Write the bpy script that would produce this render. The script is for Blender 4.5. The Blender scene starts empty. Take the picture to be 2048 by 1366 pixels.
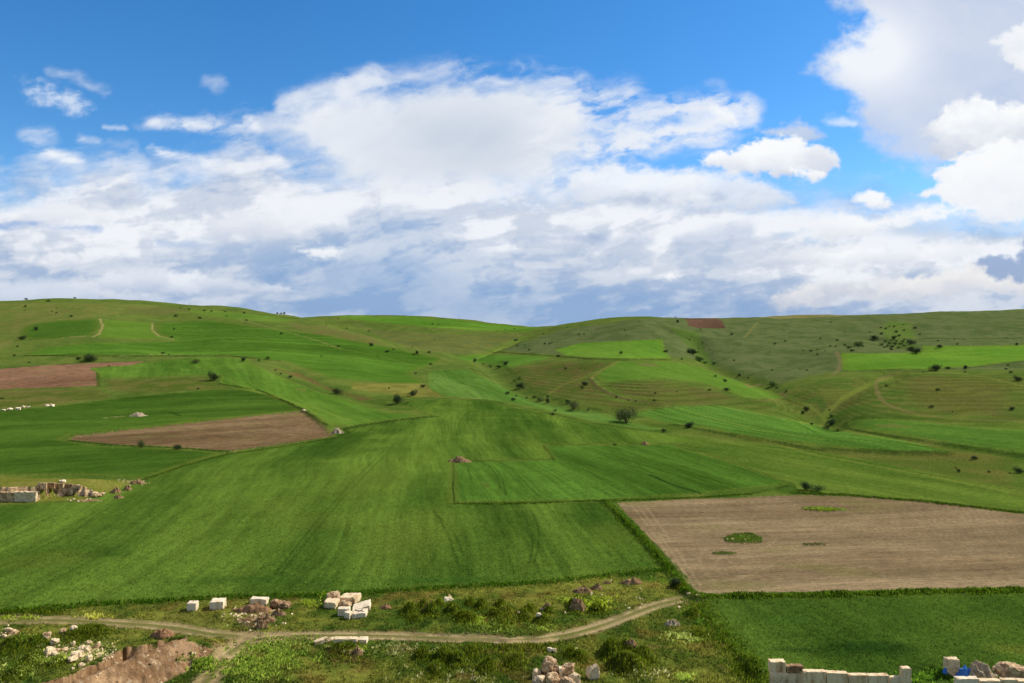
import bpy, math, random
import numpy as np
from mathutils import Vector
R = math.radians
rng = np.random.default_rng(7)
random.seed(7)
C = bpy.context.scene.collection

# ------------------------------------------------------------------ camera, sky, sun, exposure
F = 1400.0                       # focal length in photograph pixels (2048 wide)
CAMZ = 50.0
S = CAMZ / 30.0                  # survey units (30 m eye height) -> metres
cam_d = bpy.data.cameras.new('camera'); cam = bpy.data.objects.new('camera', cam_d); C.objects.link(cam)
cam_d.sensor_width = 36.0; cam_d.lens = 36.0 * F / 2048.0
cam_d.clip_start = 0.5; cam_d.clip_end = 60000
cam.location = (0, 0, CAMZ); cam.rotation_euler = (R(90), 0, 0)
bpy.context.scene.camera = cam

SUN = Vector((0.66, 0.30, 0.67)).normalized()
sun_el = math.asin(SUN.z); sun_az = math.atan2(SUN.x, SUN.y)
w = bpy.data.worlds.new('World'); bpy.context.scene.world = w; w.use_nodes = True
nt = w.node_tree; nt.nodes.clear()
out = nt.nodes.new('ShaderNodeOutputWorld'); bg = nt.nodes.new('ShaderNodeBackground')
sk = nt.nodes.new('ShaderNodeTexSky'); sk.sky_type = 'NISHITA'; sk.sun_disc = False
sk.sun_elevation = sun_el; sk.sun_rotation = sun_az
sk.altitude = 1000; sk.air_density = 1.0; sk.dust_density = 0.25; sk.ozone_density = 3.0
hs = nt.nodes.new('ShaderNodeHueSaturation'); hs.inputs['Saturation'].default_value = 1.32; hs.inputs['Value'].default_value = 1.10
gm = nt.nodes.new('ShaderNodeGamma'); gm.inputs['Gamma'].default_value = 1.0
nt.links.new(sk.outputs[0], hs.inputs['Color']); nt.links.new(hs.outputs[0], gm.inputs[0])
nt.links.new(gm.outputs[0], bg.inputs[0]); bg.inputs[1].default_value = 0.15
nt.links.new(bg.outputs[0], out.inputs[0])
sd = bpy.data.lights.new('sun', 'SUN'); sd.energy = 4.95; sd.angle = R(0.55); sd.color = (1.0, 0.93, 0.80)
so = bpy.data.objects.new('sun', sd); C.objects.link(so)
so.rotation_euler = SUN.to_track_quat('Z', 'Y').to_euler(); so.location = (200, -50, 300)
vs = bpy.context.scene.view_settings
vs.view_transform = 'Standard'; vs.look = 'None'; vs.exposure = 0.0; vs.gamma = 1.0; vs.use_curve_mapping = False
bpy.context.scene.cycles.max_bounces = 4
bpy.context.scene.cycles.transparent_max_bounces = 8

# ------------------------------------------------------------------ numeric helpers
def lin(c):
    c = np.asarray(c, dtype=np.float64) / 255.0
    return np.where(c <= 0.04045, c / 12.92, ((c + 0.055) / 1.055) ** 2.4)
def sstep(a, b, x):
    t = np.clip((x - a) / (b - a), 0, 1); return t * t * (3 - 2 * t)
def vnoise(x, y, seed=0):
    xi = np.floor(x).astype(np.int64); yi = np.floor(y).astype(np.int64)
    fx = (x - xi).astype(np.float32); fy = (y - yi).astype(np.float32)
    fx = fx * fx * fx * (fx * (fx * 6 - 15) + 10); fy = fy * fy * fy * (fy * (fy * 6 - 15) + 10)
    def h(a, b):
        n = (a * 374761393 + b * 668265263 + seed * 974634777) & 0xFFFFFFFF
        n = ((n ^ (n >> 13)) * 1274126177) & 0xFFFFFFFF
        n = ((n ^ (n >> 16)) * 2246822519) & 0xFFFFFFFF
        return ((n >> 8) & 0xFFFF).astype(np.float32) / 65535.0
    a = h(xi, yi); b = h(xi + 1, yi); c = h(xi, yi + 1); d = h(xi + 1, yi + 1)
    return (a + (b - a) * fx) * (1 - fy) + (c + (d - c) * fx) * fy
def fbm(x, y, octv=4, seed=0, gain=0.5):
    s = 0; amp = 1.0; tot = 0
    for o in range(octv):
        ca, sa = math.cos(0.6 * o), math.sin(0.6 * o)
        s = s + amp * vnoise((x * ca - y * sa) * 2 ** o + 17.3 * o, (x * sa + y * ca) * 2 ** o - 9.1 * o, seed + o * 7)
        tot += amp; amp *= gain
    return s / tot                                   # 0..1
def rot(x, y, a):
    return x * math.cos(a) + y * math.sin(a), -x * math.sin(a) + y * math.cos(a)
def inside(px, py, P):
    r = np.zeros(px.shape, bool); n = len(P)
    for i in range(n):
        x1, y1 = P[i]; x2, y2 = P[(i + 1) % n]
        if y1 == y2: continue
        c = ((y1 > py) != (y2 > py)) & (px < (x2 - x1) * (py - y1) / (y2 - y1) + x1)
        r ^= c
    return r
def segdist(px, py, P, closed=False):
    d = np.full(px.shape, 1e18); n = len(P)
    for i in range(n if closed else n - 1):
        x1, y1 = P[i]; x2, y2 = P[(i + 1) % n]
        dx, dy = x2 - x1, y2 - y1; L = dx * dx + dy * dy + 1e-12
        t = np.clip(((px - x1) * dx + (py - y1) * dy) / L, 0, 1)
        d = np.minimum(d, (px - x1 - t * dx) ** 2 + (py - y1 - t * dy) ** 2)
    return np.sqrt(d)
def gblur(a, sig, axis):
    n = int(3 * sig) + 1; k = np.exp(-0.5 * (np.arange(-n, n + 1) / sig) ** 2); k /= k.sum()
    pad = [(0, 0), (0, 0)]; pad[axis] = (n, n); b = np.pad(a, pad, mode='edge'); o = 0
    for i, kk in enumerate(k):
        sl = [slice(None), slice(None)]; sl[axis] = slice(i, i + a.shape[axis]); o = o + kk * b[tuple(sl)]
    return o

# ------------------------------------------------------------------ terrain survey: (distance, row seen) per bearing
COLS = {
 -300: [(200,893),(250,855),(300,822),(350,790),(390,770),(440,735),(500,705),(560,685),(640,655),(740,625),(830,606),(910,602),(1000,606),(1300,622)],
 0:    [(200,893),(250,853),(290,824),(340,792),(380,773),(430,737),(480,712),(540,690),(620,660),(720,628),(820,606),(900,600),(1000,604),(1300,620)],
 180:  [(200,893),(250,853),(295,822),(345,790),(385,770),(430,740),(480,715),(540,688),(620,655),(720,623),(820,601),(900,595),(1000,599),(1300,615)],
 350:  [(200,893),(250,852),(300,818),(350,785),(400,757),(450,730),(500,712),(570,690),(660,660),(760,630),(850,611),(920,606),(1050,614),(1300,630)],
 500:  [(200,893),(250,851),(300,820),(350,788),(400,757),(440,733),(490,712),(600,680),(700,648),(790,622),(870,614),(1000,626),(1150,642),(1300,645)],
 640:  [(200,893),(250,851),(300,822),(360,790),(420,765),(480,742),(540,715),(600,692),(680,662),(760,641),(810,634),(900,650),(1000,652),(1100,636),(1200,633),(1500,642)],
 720:  [(200,893),(250,851),(300,823),(360,797),(430,770),(500,735),(570,705),(640,678),(700,658),(800,680),(900,672),(1000,646),(1100,632),(1200,628),(1500,640)],
 800:  [(200,893),(250,851),(300,823),(340,806),(430,775),(520,740),(600,706),(650,690),(720,699),(800,687),(900,665),(1000,643),(1100,630),(1180,628),(1400,638)],
 900:  [(200,893),(250,851),(300,823),(360,796),(450,765),(540,735),(620,712),(700,700),(800,682),(900,660),(1000,645),(1100,637),(1200,636),(1400,646)],
 1000: [(200,893),(250,851),(300,826),(360,800),(430,775),(500,755),(560,735),(630,715),(720,700),(850,675),(1000,653),(1100,648),(1200,648),(1400,656)],
 1090: [(200,893),(250,852),(280,840),(330,815),(380,797),(430,775),(480,750),(540,725),(600,706),(700,685),(800,667),(900,655),(980,652),(1200,660)],
 1200: [(200,893),(250,853),(280,840),(310,826),(350,800),(400,770),(450,745),(500,722),(560,702),(640,680),(740,655),(820,642),(900,638),(1100,648)],
 1300: [(200,893),(250,853),(290,830),(320,812),(360,785),(410,760),(460,735),(520,710),(590,685),(680,655),(760,636),(830,631),(1000,642)],
 1420: [(200,891),(225,870),(260,850),(300,822),(350,798),(410,770),(480,745),(550,720),(630,695),(720,665),(800,645),(870,634),(1000,641)],
 1560: [(200,891),(225,870),(260,850),(300,830),(350,805),(400,785),(460,760),(520,735),(600,700),(700,665),(800,642),(880,632),(1000,638)],
 1680: [(200,892),(220,874),(250,858),(290,842),(330,810),(370,780),(420,752),(480,728),(540,704),(620,680),(720,655),(820,636),(900,628),(1050,634)],
 1850: [(200,892),(220,874),(250,858),(275,842),(320,800),(370,765),(410,747),(440,740),(490,718),(550,695),(640,672),(740,648),(840,632),(920,624),(1050,630)],
 2048: [(200,892),(225,872),(260,853),(300,825),(350,785),(400,755),(450,735),(500,715),(550,692),(640,668),(740,642),(840,625),(920,618),(1050,624)],
 2400: [(200,892),(225,872),(260,853),(300,825),(350,785),(400,755),(450,735),(500,715),(550,692),(640,664),(740,638),(840,621),(920,613),(1050,622)],
}
az_mid = np.arange(-39.5, 39.5001, 0.066)
az_out = np.array([41, 43, 46, 50, 55, 60, 66, 73, 81, 90, 100, 112, 125, 140, 155, 168, 180.0])
AZ = np.radians(np.concatenate([-az_out[::-1], az_mid, az_out]))
rr = [0.5, 15, 35, 55, 75, 88, 96]
while rr[-1] < 1750:
    r_ = rr[-1]; rr.append(r_ + min(r_ * r_ / 35000 * 0.78, 4.2))
while rr[-1] < 16000: rr.append(rr[-1] * 1.045)
RR = np.array(rr)
NA, NR = len(AZ), len(RR)
ucols = sorted(COLS); azc = np.array([math.atan((u - 1024) / F) for u in ucols])
rl = np.exp(np.linspace(math.log(8), math.log(20000), 1100))
prof = []
for u, a in zip(ucols, azc):
    ys = [Y for Y, v in COLS[u]]; zs = [30 + Y * (683 - v) / F for Y, v in COLS[u]]
    rs = np.array([5, 60, 90, 130, 165] + ys + [2200, 20000]) / np.array(math.cos(a))
    zs = [0, 0, 0, 0, 0] + zs + [min(zs[-1], 55), 40]
    prof.append(np.interp(np.log(rl), np.log(rs), zs))
prof = np.array(prof)
aL = np.radians(np.arange(-75, 75.01, 0.25)); lat = np.empty((len(aL), len(rl)))
for j in range(len(rl)): lat[:, j] = np.interp(aL, azc, prof[:, j])
lat = gblur(gblur(lat, 5.0, 0), 3.2, 1)
lr = np.log(rl)
fa = np.clip((AZ - aL[0]) / (aL[1] - aL[0]), 0, len(aL) - 1.001); fr = np.clip((np.log(RR / S) - lr[0]) / (lr[1] - lr[0]), 0, len(lr) - 1.001)
ia = fa.astype(int); ir = fr.astype(int); ta = (fa - ia)[:, None]; tr = (fr - ir)[None, :]
Z0 = ((lat[np.ix_(ia, ir)] * (1 - ta) + lat[np.ix_(ia + 1, ir)] * ta) * (1 - tr) + (lat[np.ix_(ia, ir + 1)] * (1 - ta) + lat[np.ix_(ia + 1, ir + 1)] * ta) * tr) * S
AA, RG = np.meshgrid(AZ, RR, indexing='ij')
X = RG * np.sin(AA); Y = RG * np.cos(AA)
Z = Z0.copy()
# broad undulation and hill relief
und = (fbm(X / 120, Y / 120, 3, 11) - 0.5)
hillw = sstep(330, 800, RG)
Z += und * (0.4 + 11.0 * hillw) * sstep(150, 260, RG) * sstep(2600, 1600, RG)
Z += (fbm(X / 38, Y / 38, 4, 23) - 0.5) * 1.6 * hillw
Z += (fbm(X / 9, Y / 9, 4, 31) - 0.5) * 0.55 * sstep(380, 700, RG)
Z += (fbm(X / 5, Y / 5, 5, 37) - 0.5) * 0.25

def cast_many(uv, ZZ=None):
    """world x, y, z where the line of sight through photo pixel (u, v) meets the ground"""
    ZZ = Z if ZZ is None else ZZ
    uv = np.asarray(uv, float); a = np.arctan((uv[:, 0] - 1024) / F)
    f = np.clip(np.interp(a, AZ, np.arange(NA)), 0, NA - 1.001); i = f.astype(int); t = (f - i)[:, None]
    zp = ZZ[i] * (1 - t) + ZZ[i + 1] * t
    ray = CAMZ + RR[None, :] * np.cos(a)[:, None] * ((683 - uv[:, 1]) / F)[:, None]
    d = zp - ray; d[:, :4] = -1
    hit = d >= 0; k = np.argmax(hit, 1); miss = ~hit.any(1)
    lim = RR < 3000
    k[miss] = np.argmax(np.where(lim, d / RR, -9)[miss], 1); k = np.maximum(k, 1)
    d0 = d[np.arange(len(k)), k - 1]; d1 = d[np.arange(len(k)), k]
    tt = np.where(miss, 1.0, np.clip(-d0 / (d1 - d0 + 1e-9), 0, 1))
    r = RR[k - 1] * (1 - tt) + RR[k] * tt
    z = zp[np.arange(len(k)), k - 1] * (1 - tt) + zp[np.arange(len(k)), k] * tt
    return np.stack([r * np.sin(a), r * np.cos(a), z], 1)
def cast(u, v): return cast_many([(u, v)])[0]
def dens(P, closed, step=14):
    o = []; n = len(P)
    for i in range(n if closed else n - 1):
        x1, y1 = P[i]; x2, y2 = P[(i + 1) % n]; m = max(1, int(math.hypot(x2 - x1, y2 - y1) / step))
        for k in range(m): o.append((x1 + (x2 - x1) * k / m, y1 + (y2 - y1) * k / m))
    if not closed: o.append(P[-1])
    return o
def zat(x, y):
    x = np.atleast_1d(x); y = np.atleast_1d(y)
    a = np.arctan2(x, y); r = np.hypot(x, y)
    f = np.clip(np.interp(a, AZ, np.arange(NA)), 0, NA - 1.001); g = np.clip(np.interp(r, RR, np.arange(NR)), 0, NR - 1.001)
    i = f.astype(int); j = g.astype(int); t = f - i; s = g - j
    return (Z[i, j] * (1 - t) + Z[i + 1, j] * t) * (1 - s) + (Z[i, j + 1] * (1 - t) + Z[i + 1, j + 1] * t) * s
def box_sel(x0, x1, y0, y1, pad):
    return (X > x0 - pad) & (X < x1 + pad) & (Y > y0 - pad) & (Y < y1 + pad)
def near_line(P, rad):
    """indices and distances (m) of ground points within rad of a world polyline"""
    P = np.asarray(P)[:, :2]
    m = box_sel(P[:, 0].min(), P[:, 0].max(), P[:, 1].min(), P[:, 1].max(), rad)
    idx = np.nonzero(m); d = segdist(X[idx], Y[idx], [tuple(p) for p in P])
    k = d < rad
    return (idx[0][k], idx[1][k]), d[k]

# gullies carved between the hill flanks
GULLIES = [
 ([(1095,658),(1060,668),(1010,690),(950,712),(985,735),(1010,760),(1040,785),(1085,797),(1140,812),(1200,818)], 6.0, 18),
 ([(800,692),(870,706),(945,716)], 3.0, 16),
 ([(1330,655),(1385,672),(1400,700),(1420,728),(1470,748),(1530,770),(1560,785),(1600,800),(1650,835),(1662,860)], 7.5, 18),
 ([(1790,745),(1720,770),(1672,790),(1655,820),(1655,850)], 7.5, 18),
 ([(1690,855),(1800,874),(1900,890),(2048,912),(2200,935)], 1.6, 9),
 ([(1270,845),(1340,862),(1420,868),(1500,882),(1620,898),(1760,905),(1900,915)], 1.6, 10),
 ([(560,728),(600,748),(660,775),(720,800),(790,808)], 2.2, 10),
 ([(1760,680),(1800,690),(1850,700)], 4.0, 22),
]
for P, dep, wid in GULLIES:
    W = cast_many(dens(P, False, 12), Z); ij, d = near_line(W, wid * 2.5)
    Z[ij] -= dep * np.exp(-(d / wid) ** 2)
# terrace banks: a small step down towards the viewer along a line
BANKS = [([(440,768),(520,781),(610,820),(660,858)], 1.0), ([(690,858),(790,840),(870,833)], 1.0), ([(1350,850),(1480,872),(1620,896),(1800,905),(1900,906)], 0.9),
         ([(1690,858),(1850,882),(2048,912)], 0.8), ([(1179,756),(1193,772),(1217,786),(1244,796),(1278,803),(1329,811)], 1.3),
         ([(985,703),(1040,707),(1110,712),(1180,718),(1345,719)], 1.2), ([(50,711),(250,712),(460,712),(560,722)], 1.0), ([(340,655),(560,662)], 0.6), ([(360,672),(620,680)], 0.6), ([(1500,672),(1680,674)], 0.8), ([(1840,677),(2048,676)], 0.9)]
for P, h in BANKS:
    W = cast_many(dens(P, False, 12)); ij, d = near_line(W, 7)
    Z[ij] += h * np.exp(-(d / 2.6) ** 2)

# foreground earthworks: grassy hummocks (u, v of the foot, width px, height px)
HUM = [(818,1226,30,13),(846,1214,22,9),(862,1228,32,14),(878,1210,18,7),(905,1226,30,13),(922,1238,26,9),(940,1208,20,8),(962,1216,26,11),(985,1232,24,9),(1002,1212,22,8),
 (1012,1240,44,16),(1045,1236,30,11),(1060,1222,26,8),(1085,1244,30,10),(1098,1226,22,8),(830,1240,24,6),(940,1240,30,9),(1155,1216,44,14),(1200,1222,34,12),(1000,1252,40,7),
 (845,1316,34,13),(885,1322,40,16),(912,1330,36,16),(948,1310,60,7),(1020,1300,70,8),(1085,1292,60,6),(975,1340,40,12),(1030,1330,50,11),(870,1346,36,12),
 (1225,1312,50,20),(1258,1306,40,16),(1290,1322,44,17),(1270,1342,54,17),(1240,1332,44,16),(1140,1310,26,9),(1160,1318,30,9),
 (20,1300,50,16),(70,1290,36,12),(60,1325,40,12),(30,1350,40,12),(110,1328,30,8),(150,1275,60,9),(185,1270,50,8),(690,1306,60,11),
 (1360,1172,26,7),(1388,1232,30,9),(1500,1330,50,10),(1515,1350,60,14),(1400,1272,50,6),(10,1232,60,5),(85,1228,60,6),(1950,1352,70,10),(1880,1350,60,9)]
for u, v, wpx, hpx in HUM:
    c = cast(u, v); m = c[1] / F; rx = wpx * m * 0.42; h = hpx * m * 1.35; ry = rx * 1.15
    sel = np.nonzero(box_sel(c[0], c[0], c[1], c[1], rx * 3))
    dx = (X[sel] - c[0]) / rx; dy = (Y[sel] - c[1] - ry * 0.5) / ry
    wv = 1 + 0.55 * (fbm(X[sel] / 1.3, Y[sel] / 1.3, 3, int(u)) - 0.5)
    Z[sel] += h * np.exp(-((dx * dx + dy * dy) * wv) ** 1.15)
# spoil heap and trench at lower left
def ridge(P, h, wid, pw=1.0, rough=0.0, seed=1):
    W = cast_many(dens(P, False, 6), Z); ij, d = near_line(W, wid * 2.6)
    n = 1 + rough * (fbm(X[ij] / 2.2, Y[ij] / 2.2, 4, seed) - 0.5)
    Z[ij] += h * np.maximum(0, 1 - d * n / (wid * 1.6)) ** 1.2 if pw == 1 else h * np.exp(-(d * n / wid) ** 2)
Zg = Z.copy()
ridge([(384,1309),(350,1322),(300,1342),(240,1368),(150,1405)], 3.1, 4.0, 1, 0.5, 5)
PIT = [(246,1296),(300,1288),(330,1281),(360,1274),(372,1284),(345,1300),(300,1318),(250,1340),(200,1362),(120,1390),(60,1380),(140,1352),(205,1325)]
W = cast_many(dens(PIT, True, 6), Zg); Wt = [tuple(p[:2]) for p in W]; sel = np.nonzero(box_sel(W[:, 0].min(), W[:, 0].max(), W[:, 1].min(), W[:, 1].max(), 3))
din = inside(X[sel], Y[sel], Wt); dd = segdist(X[sel], Y[sel], Wt, True) + (fbm(X[sel] / 1.2, Y[sel] / 1.2, 3, 9) - 0.5) * 0.9
Z[sel] -= np.where(din, 3.4 * sstep(0.05, 0.45, dd), 0)
# quarry ledge at far left: a cut a few metres deep with a near vertical far side
ledge = [(-160,1003),(0,1001),(70,1000),(110,992),(150,991),(185,993),(200,994)]
W = cast_many(dens(ledge, False, 5), Zg)
ij, d = near_line(W, 30)
fx = np.interp(X[ij], W[:, 0], W[:, 1]); dy = Y[ij] - fx
hgt = np.interp(X[ij], [W[0, 0], cast(70, 1000)[0], cast(150, 991)[0], cast(205, 994)[0]], [3.9, 3.8, 3.2, 0.2])
Z[ij] += hgt * sstep(-0.3, 0.9, dy + 2.2 * (fbm(X[ij] / 2.5, Y[ij] * 0, 3, 15) - 0.5)) * sstep(26, 9, dy) * (d < 29)

# ------------------------------------------------------------------ land cover: painted in metres on the ground
LNR = np.log(RG); 
col = np.zeros(X.shape + (3,)); reg = np.zeros(X.shape, np.int16)      # region id
wobx = (fbm(X / 7, Y / 7, 3, 61) - 0.5); woby = (fbm(X / 7, Y / 7, 3, 67) - 0.5)
wamp = 2.2 * (0.45 + sstep(200, 700, RG))
XW = X + wobx * wamp; YW = Y + woby * wamp
AAw = np.arctan2(XW, YW); LRw = 0.5 * np.log(XW ** 2 + YW ** 2)
K = 1.01                                             # daylight on level ground, display value = albedo * K
def alb(c):
    a = lin(c) / K; g = 1.0 if c[1] > c[0] else 0.35          # greens of late spring lean to yellow
    return a * (1 + g * np.array([0.07, -0.02, -0.30]))
n_big = fbm(X / 60, Y / 60, 4, 71); n_mid = fbm(X / 14, Y / 14, 4, 73); n_sm = fbm(X / 3.2, Y / 3.2, 4, 79)
def mix(a, b, t): return a + (b - a) * np.asarray(t)[..., None]
# open pasture
base = mix(alb((62, 94, 20)), alb((94, 118, 34)), sstep(0.3, 0.7, n_big * 0.5 + n_mid * 0.5))
base = mix(base, alb((114, 110, 52)), 0.32 * sstep(0.55, 0.75, n_mid * 0.6 + n_sm * 0.4))
# foreground sward is browner
fg = sstep(235, 150, RG)
b2 = mix(alb((64, 92, 16)), alb((116, 124, 34)), sstep(0.35, 0.68, n_mid * 0.55 + n_sm * 0.45))
b2 = mix(b2, alb((122, 96, 40)), 0.45 * sstep(0.58, 0.78, fbm(X / 6, Y / 6, 4, 83)))
base = mix(base, b2, fg)
far = sstep(480, 800, RG)
base = mix(base, mix(alb((84, 114, 40)), alb((104, 120, 52)), n_mid), 0.55 * far)
col[:] = base

def region_mask(P, z=None):
    W = cast_many(dens(P, True, 14)); a = np.arctan2(W[:, 0], W[:, 1]); l = np.log(np.hypot(W[:, 0], W[:, 1]))
    i0, i1 = np.searchsorted(AZ, a.min() - 0.01), np.searchsorted(AZ, a.max() + 0.01)
    j0, j1 = np.searchsorted(RR, math.exp(l.min()) * 0.97), np.searchsorted(RR, math.exp(l.max()) * 1.03)
    sl = (slice(i0, i1), slice(j0, min(j1, NR)))
    m = inside(AAw[sl], LRw[sl], list(zip(a, l)))
    return sl, m, W
def paint(P, c0, c1, amt=1.0, soft=0.0, nz=None):
    sl, m, W = region_mask(P)
    t = m.astype(float)
    if soft > 0:
        d = segdist(XW[sl], YW[sl], [tuple(p[:2]) for p in W], True); t = np.where(m, sstep(0, soft, d), 0)
    n = (n_mid if nz is None else nz)[sl]
    col[sl] = mix(col[sl], mix(alb(c0), alb(c1), sstep(0.32, 0.68, n)), t * amt)
    return sl, m
# tinted pasture areas (colour of the sward itself)
SAGE = [(1110,660),(1250,640),(1380,632),(1480,636),(1700,628),(2048,619),(2500,610),(2500,745),(2048,742),(1850,742),(1680,745),(1640,752),(1540,775),(1440,748),(1400,725),(1345,718),(1105,712),(985,706)]
paint(SAGE, (82, 103, 58), (98, 113, 72), 0.97, 26)
paint([(690,640),(760,660),(900,668),(1060,668),(950,712),(870,704),(800,692),(740,665)], (92,106,58), (104,112,52), 0.8, 8)
paint([(0,604),(250,606),(340,612),(240,630),(60,650),(40,690),(0,705),(-300,700),(-300,606)], (116,120,58), (94,116,44), 0.8, 16)
paint([(240,614),(330,614),(400,618),(330,632),(240,630)], (108,104,54), (92,108,44), 0.7, 14)
paint([(560,645),(640,650),(730,668),(790,692),(760,694),(680,682),(600,664)], (112,104,56), (94,110,44), 0.75, 14)
paint([(0,780),(200,775),(230,795),(100,812),(0,818),(-300,820),(-300,780)], (80,96,28), (108,102,46), 0.8, 8)
paint([(200,760),(420,752),(440,768),(470,776),(260,790),(205,778)], (76,96,26), (104,102,42), 0.8, 8)
paint([(1010,738),(1100,722),(1200,722),(1240,724),(1180,752),(1240,800),(1330,812),(1260,828),(1150,805),(1080,792),(1040,770)], (84,102,34), (104,98,46), 0.8, 14)
paint([(1200,768),(1330,760),(1420,775),(1490,798),(1440,808),(1340,812),(1250,798)], (100,98,44), (90,106,38), 0.8, 12)
paint([(1500,800),(1600,760),(1760,748),(1900,748),(2048,745),(2400,745),(2400,850),(2048,850),(1850,840),(1700,838),(1660,845),(1560,832),(1440,812)], (78,106,34), (98,110,42), 0.85, 30)
paint([(1780,760),(1870,748),(2048,768),(2048,838),(1900,832),(1800,812)], (106,96,46), (92,100,38), 0.6, 22)
paint([(1560,840),(1640,790),(1760,765),(1740,800),(1640,842)], (104,92,46), (90,100,36), 0.6, 22)
paint([(1340,848),(1480,872),(1620,892),(1800,902),(1700,860),(2048,910),(2048,985),(1850,945),(1600,900),(1400,872)], (80,100,30), (98,102,42), 0.85, 8)
paint([(0,952),(290,960),(240,985),(200,1000),(0,1010),(-300,1010),(-300,950)], (112,120,30), (128,124,44), 0.8, 3)
paint([(540,735),(600,745),(660,775),(760,800),(720,802),(660,782),(580,750)], (110,90,50), (90,98,34), 0.8, 3)
paint([(700,765),(860,768),(950,792),(820,795),(700,778)], (140,134,52), (108,110,40), 0.75, 4)
paint([(1480,632),(1600,628),(1750,622),(1820,624),(1700,632),(1560,638)], (138,128,74), (120,120,60), 0.85, 2)
paint([(1770,640),(1830,645),(1850,700),(1780,698),(1750,660)], (82,118,30), (96,124,40), 0.7, 14)
paint([(1330,652),(1400,665),(1440,740),(1400,728),(1370,690)], (84,122,30), (74,108,28), 0.75, 10)
paint([(950,712),(1060,668),(1098,656),(1010,692)], (104,136,34), (92,128,30), 0.8, 5)
# contour ploughing lines, following the height, on the terraced slopes
con = 0.5 + 0.5 * np.sin(Z * 3.4 + (n_mid - 0.5) * 1.6)
for P, a in (([(1010,738),(1240,724),(1330,812),(1260,828),(1040,770)], 0.2), ([(1500,800),(1760,748),(2048,745),(2400,745),(2400,850),(2048,850),(1700,838),(1440,812)], 0.2),
             ([(1200,768),(1330,760),(1490,798),(1340,812)], 0.2), (SAGE, 0.10)):
    sl, m, _ = region_mask(P); col[sl] *= (1 - a * (m * sstep(0.45, 0.8, con[sl]) * (0.5 + n_mid[sl])))[..., None]

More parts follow.
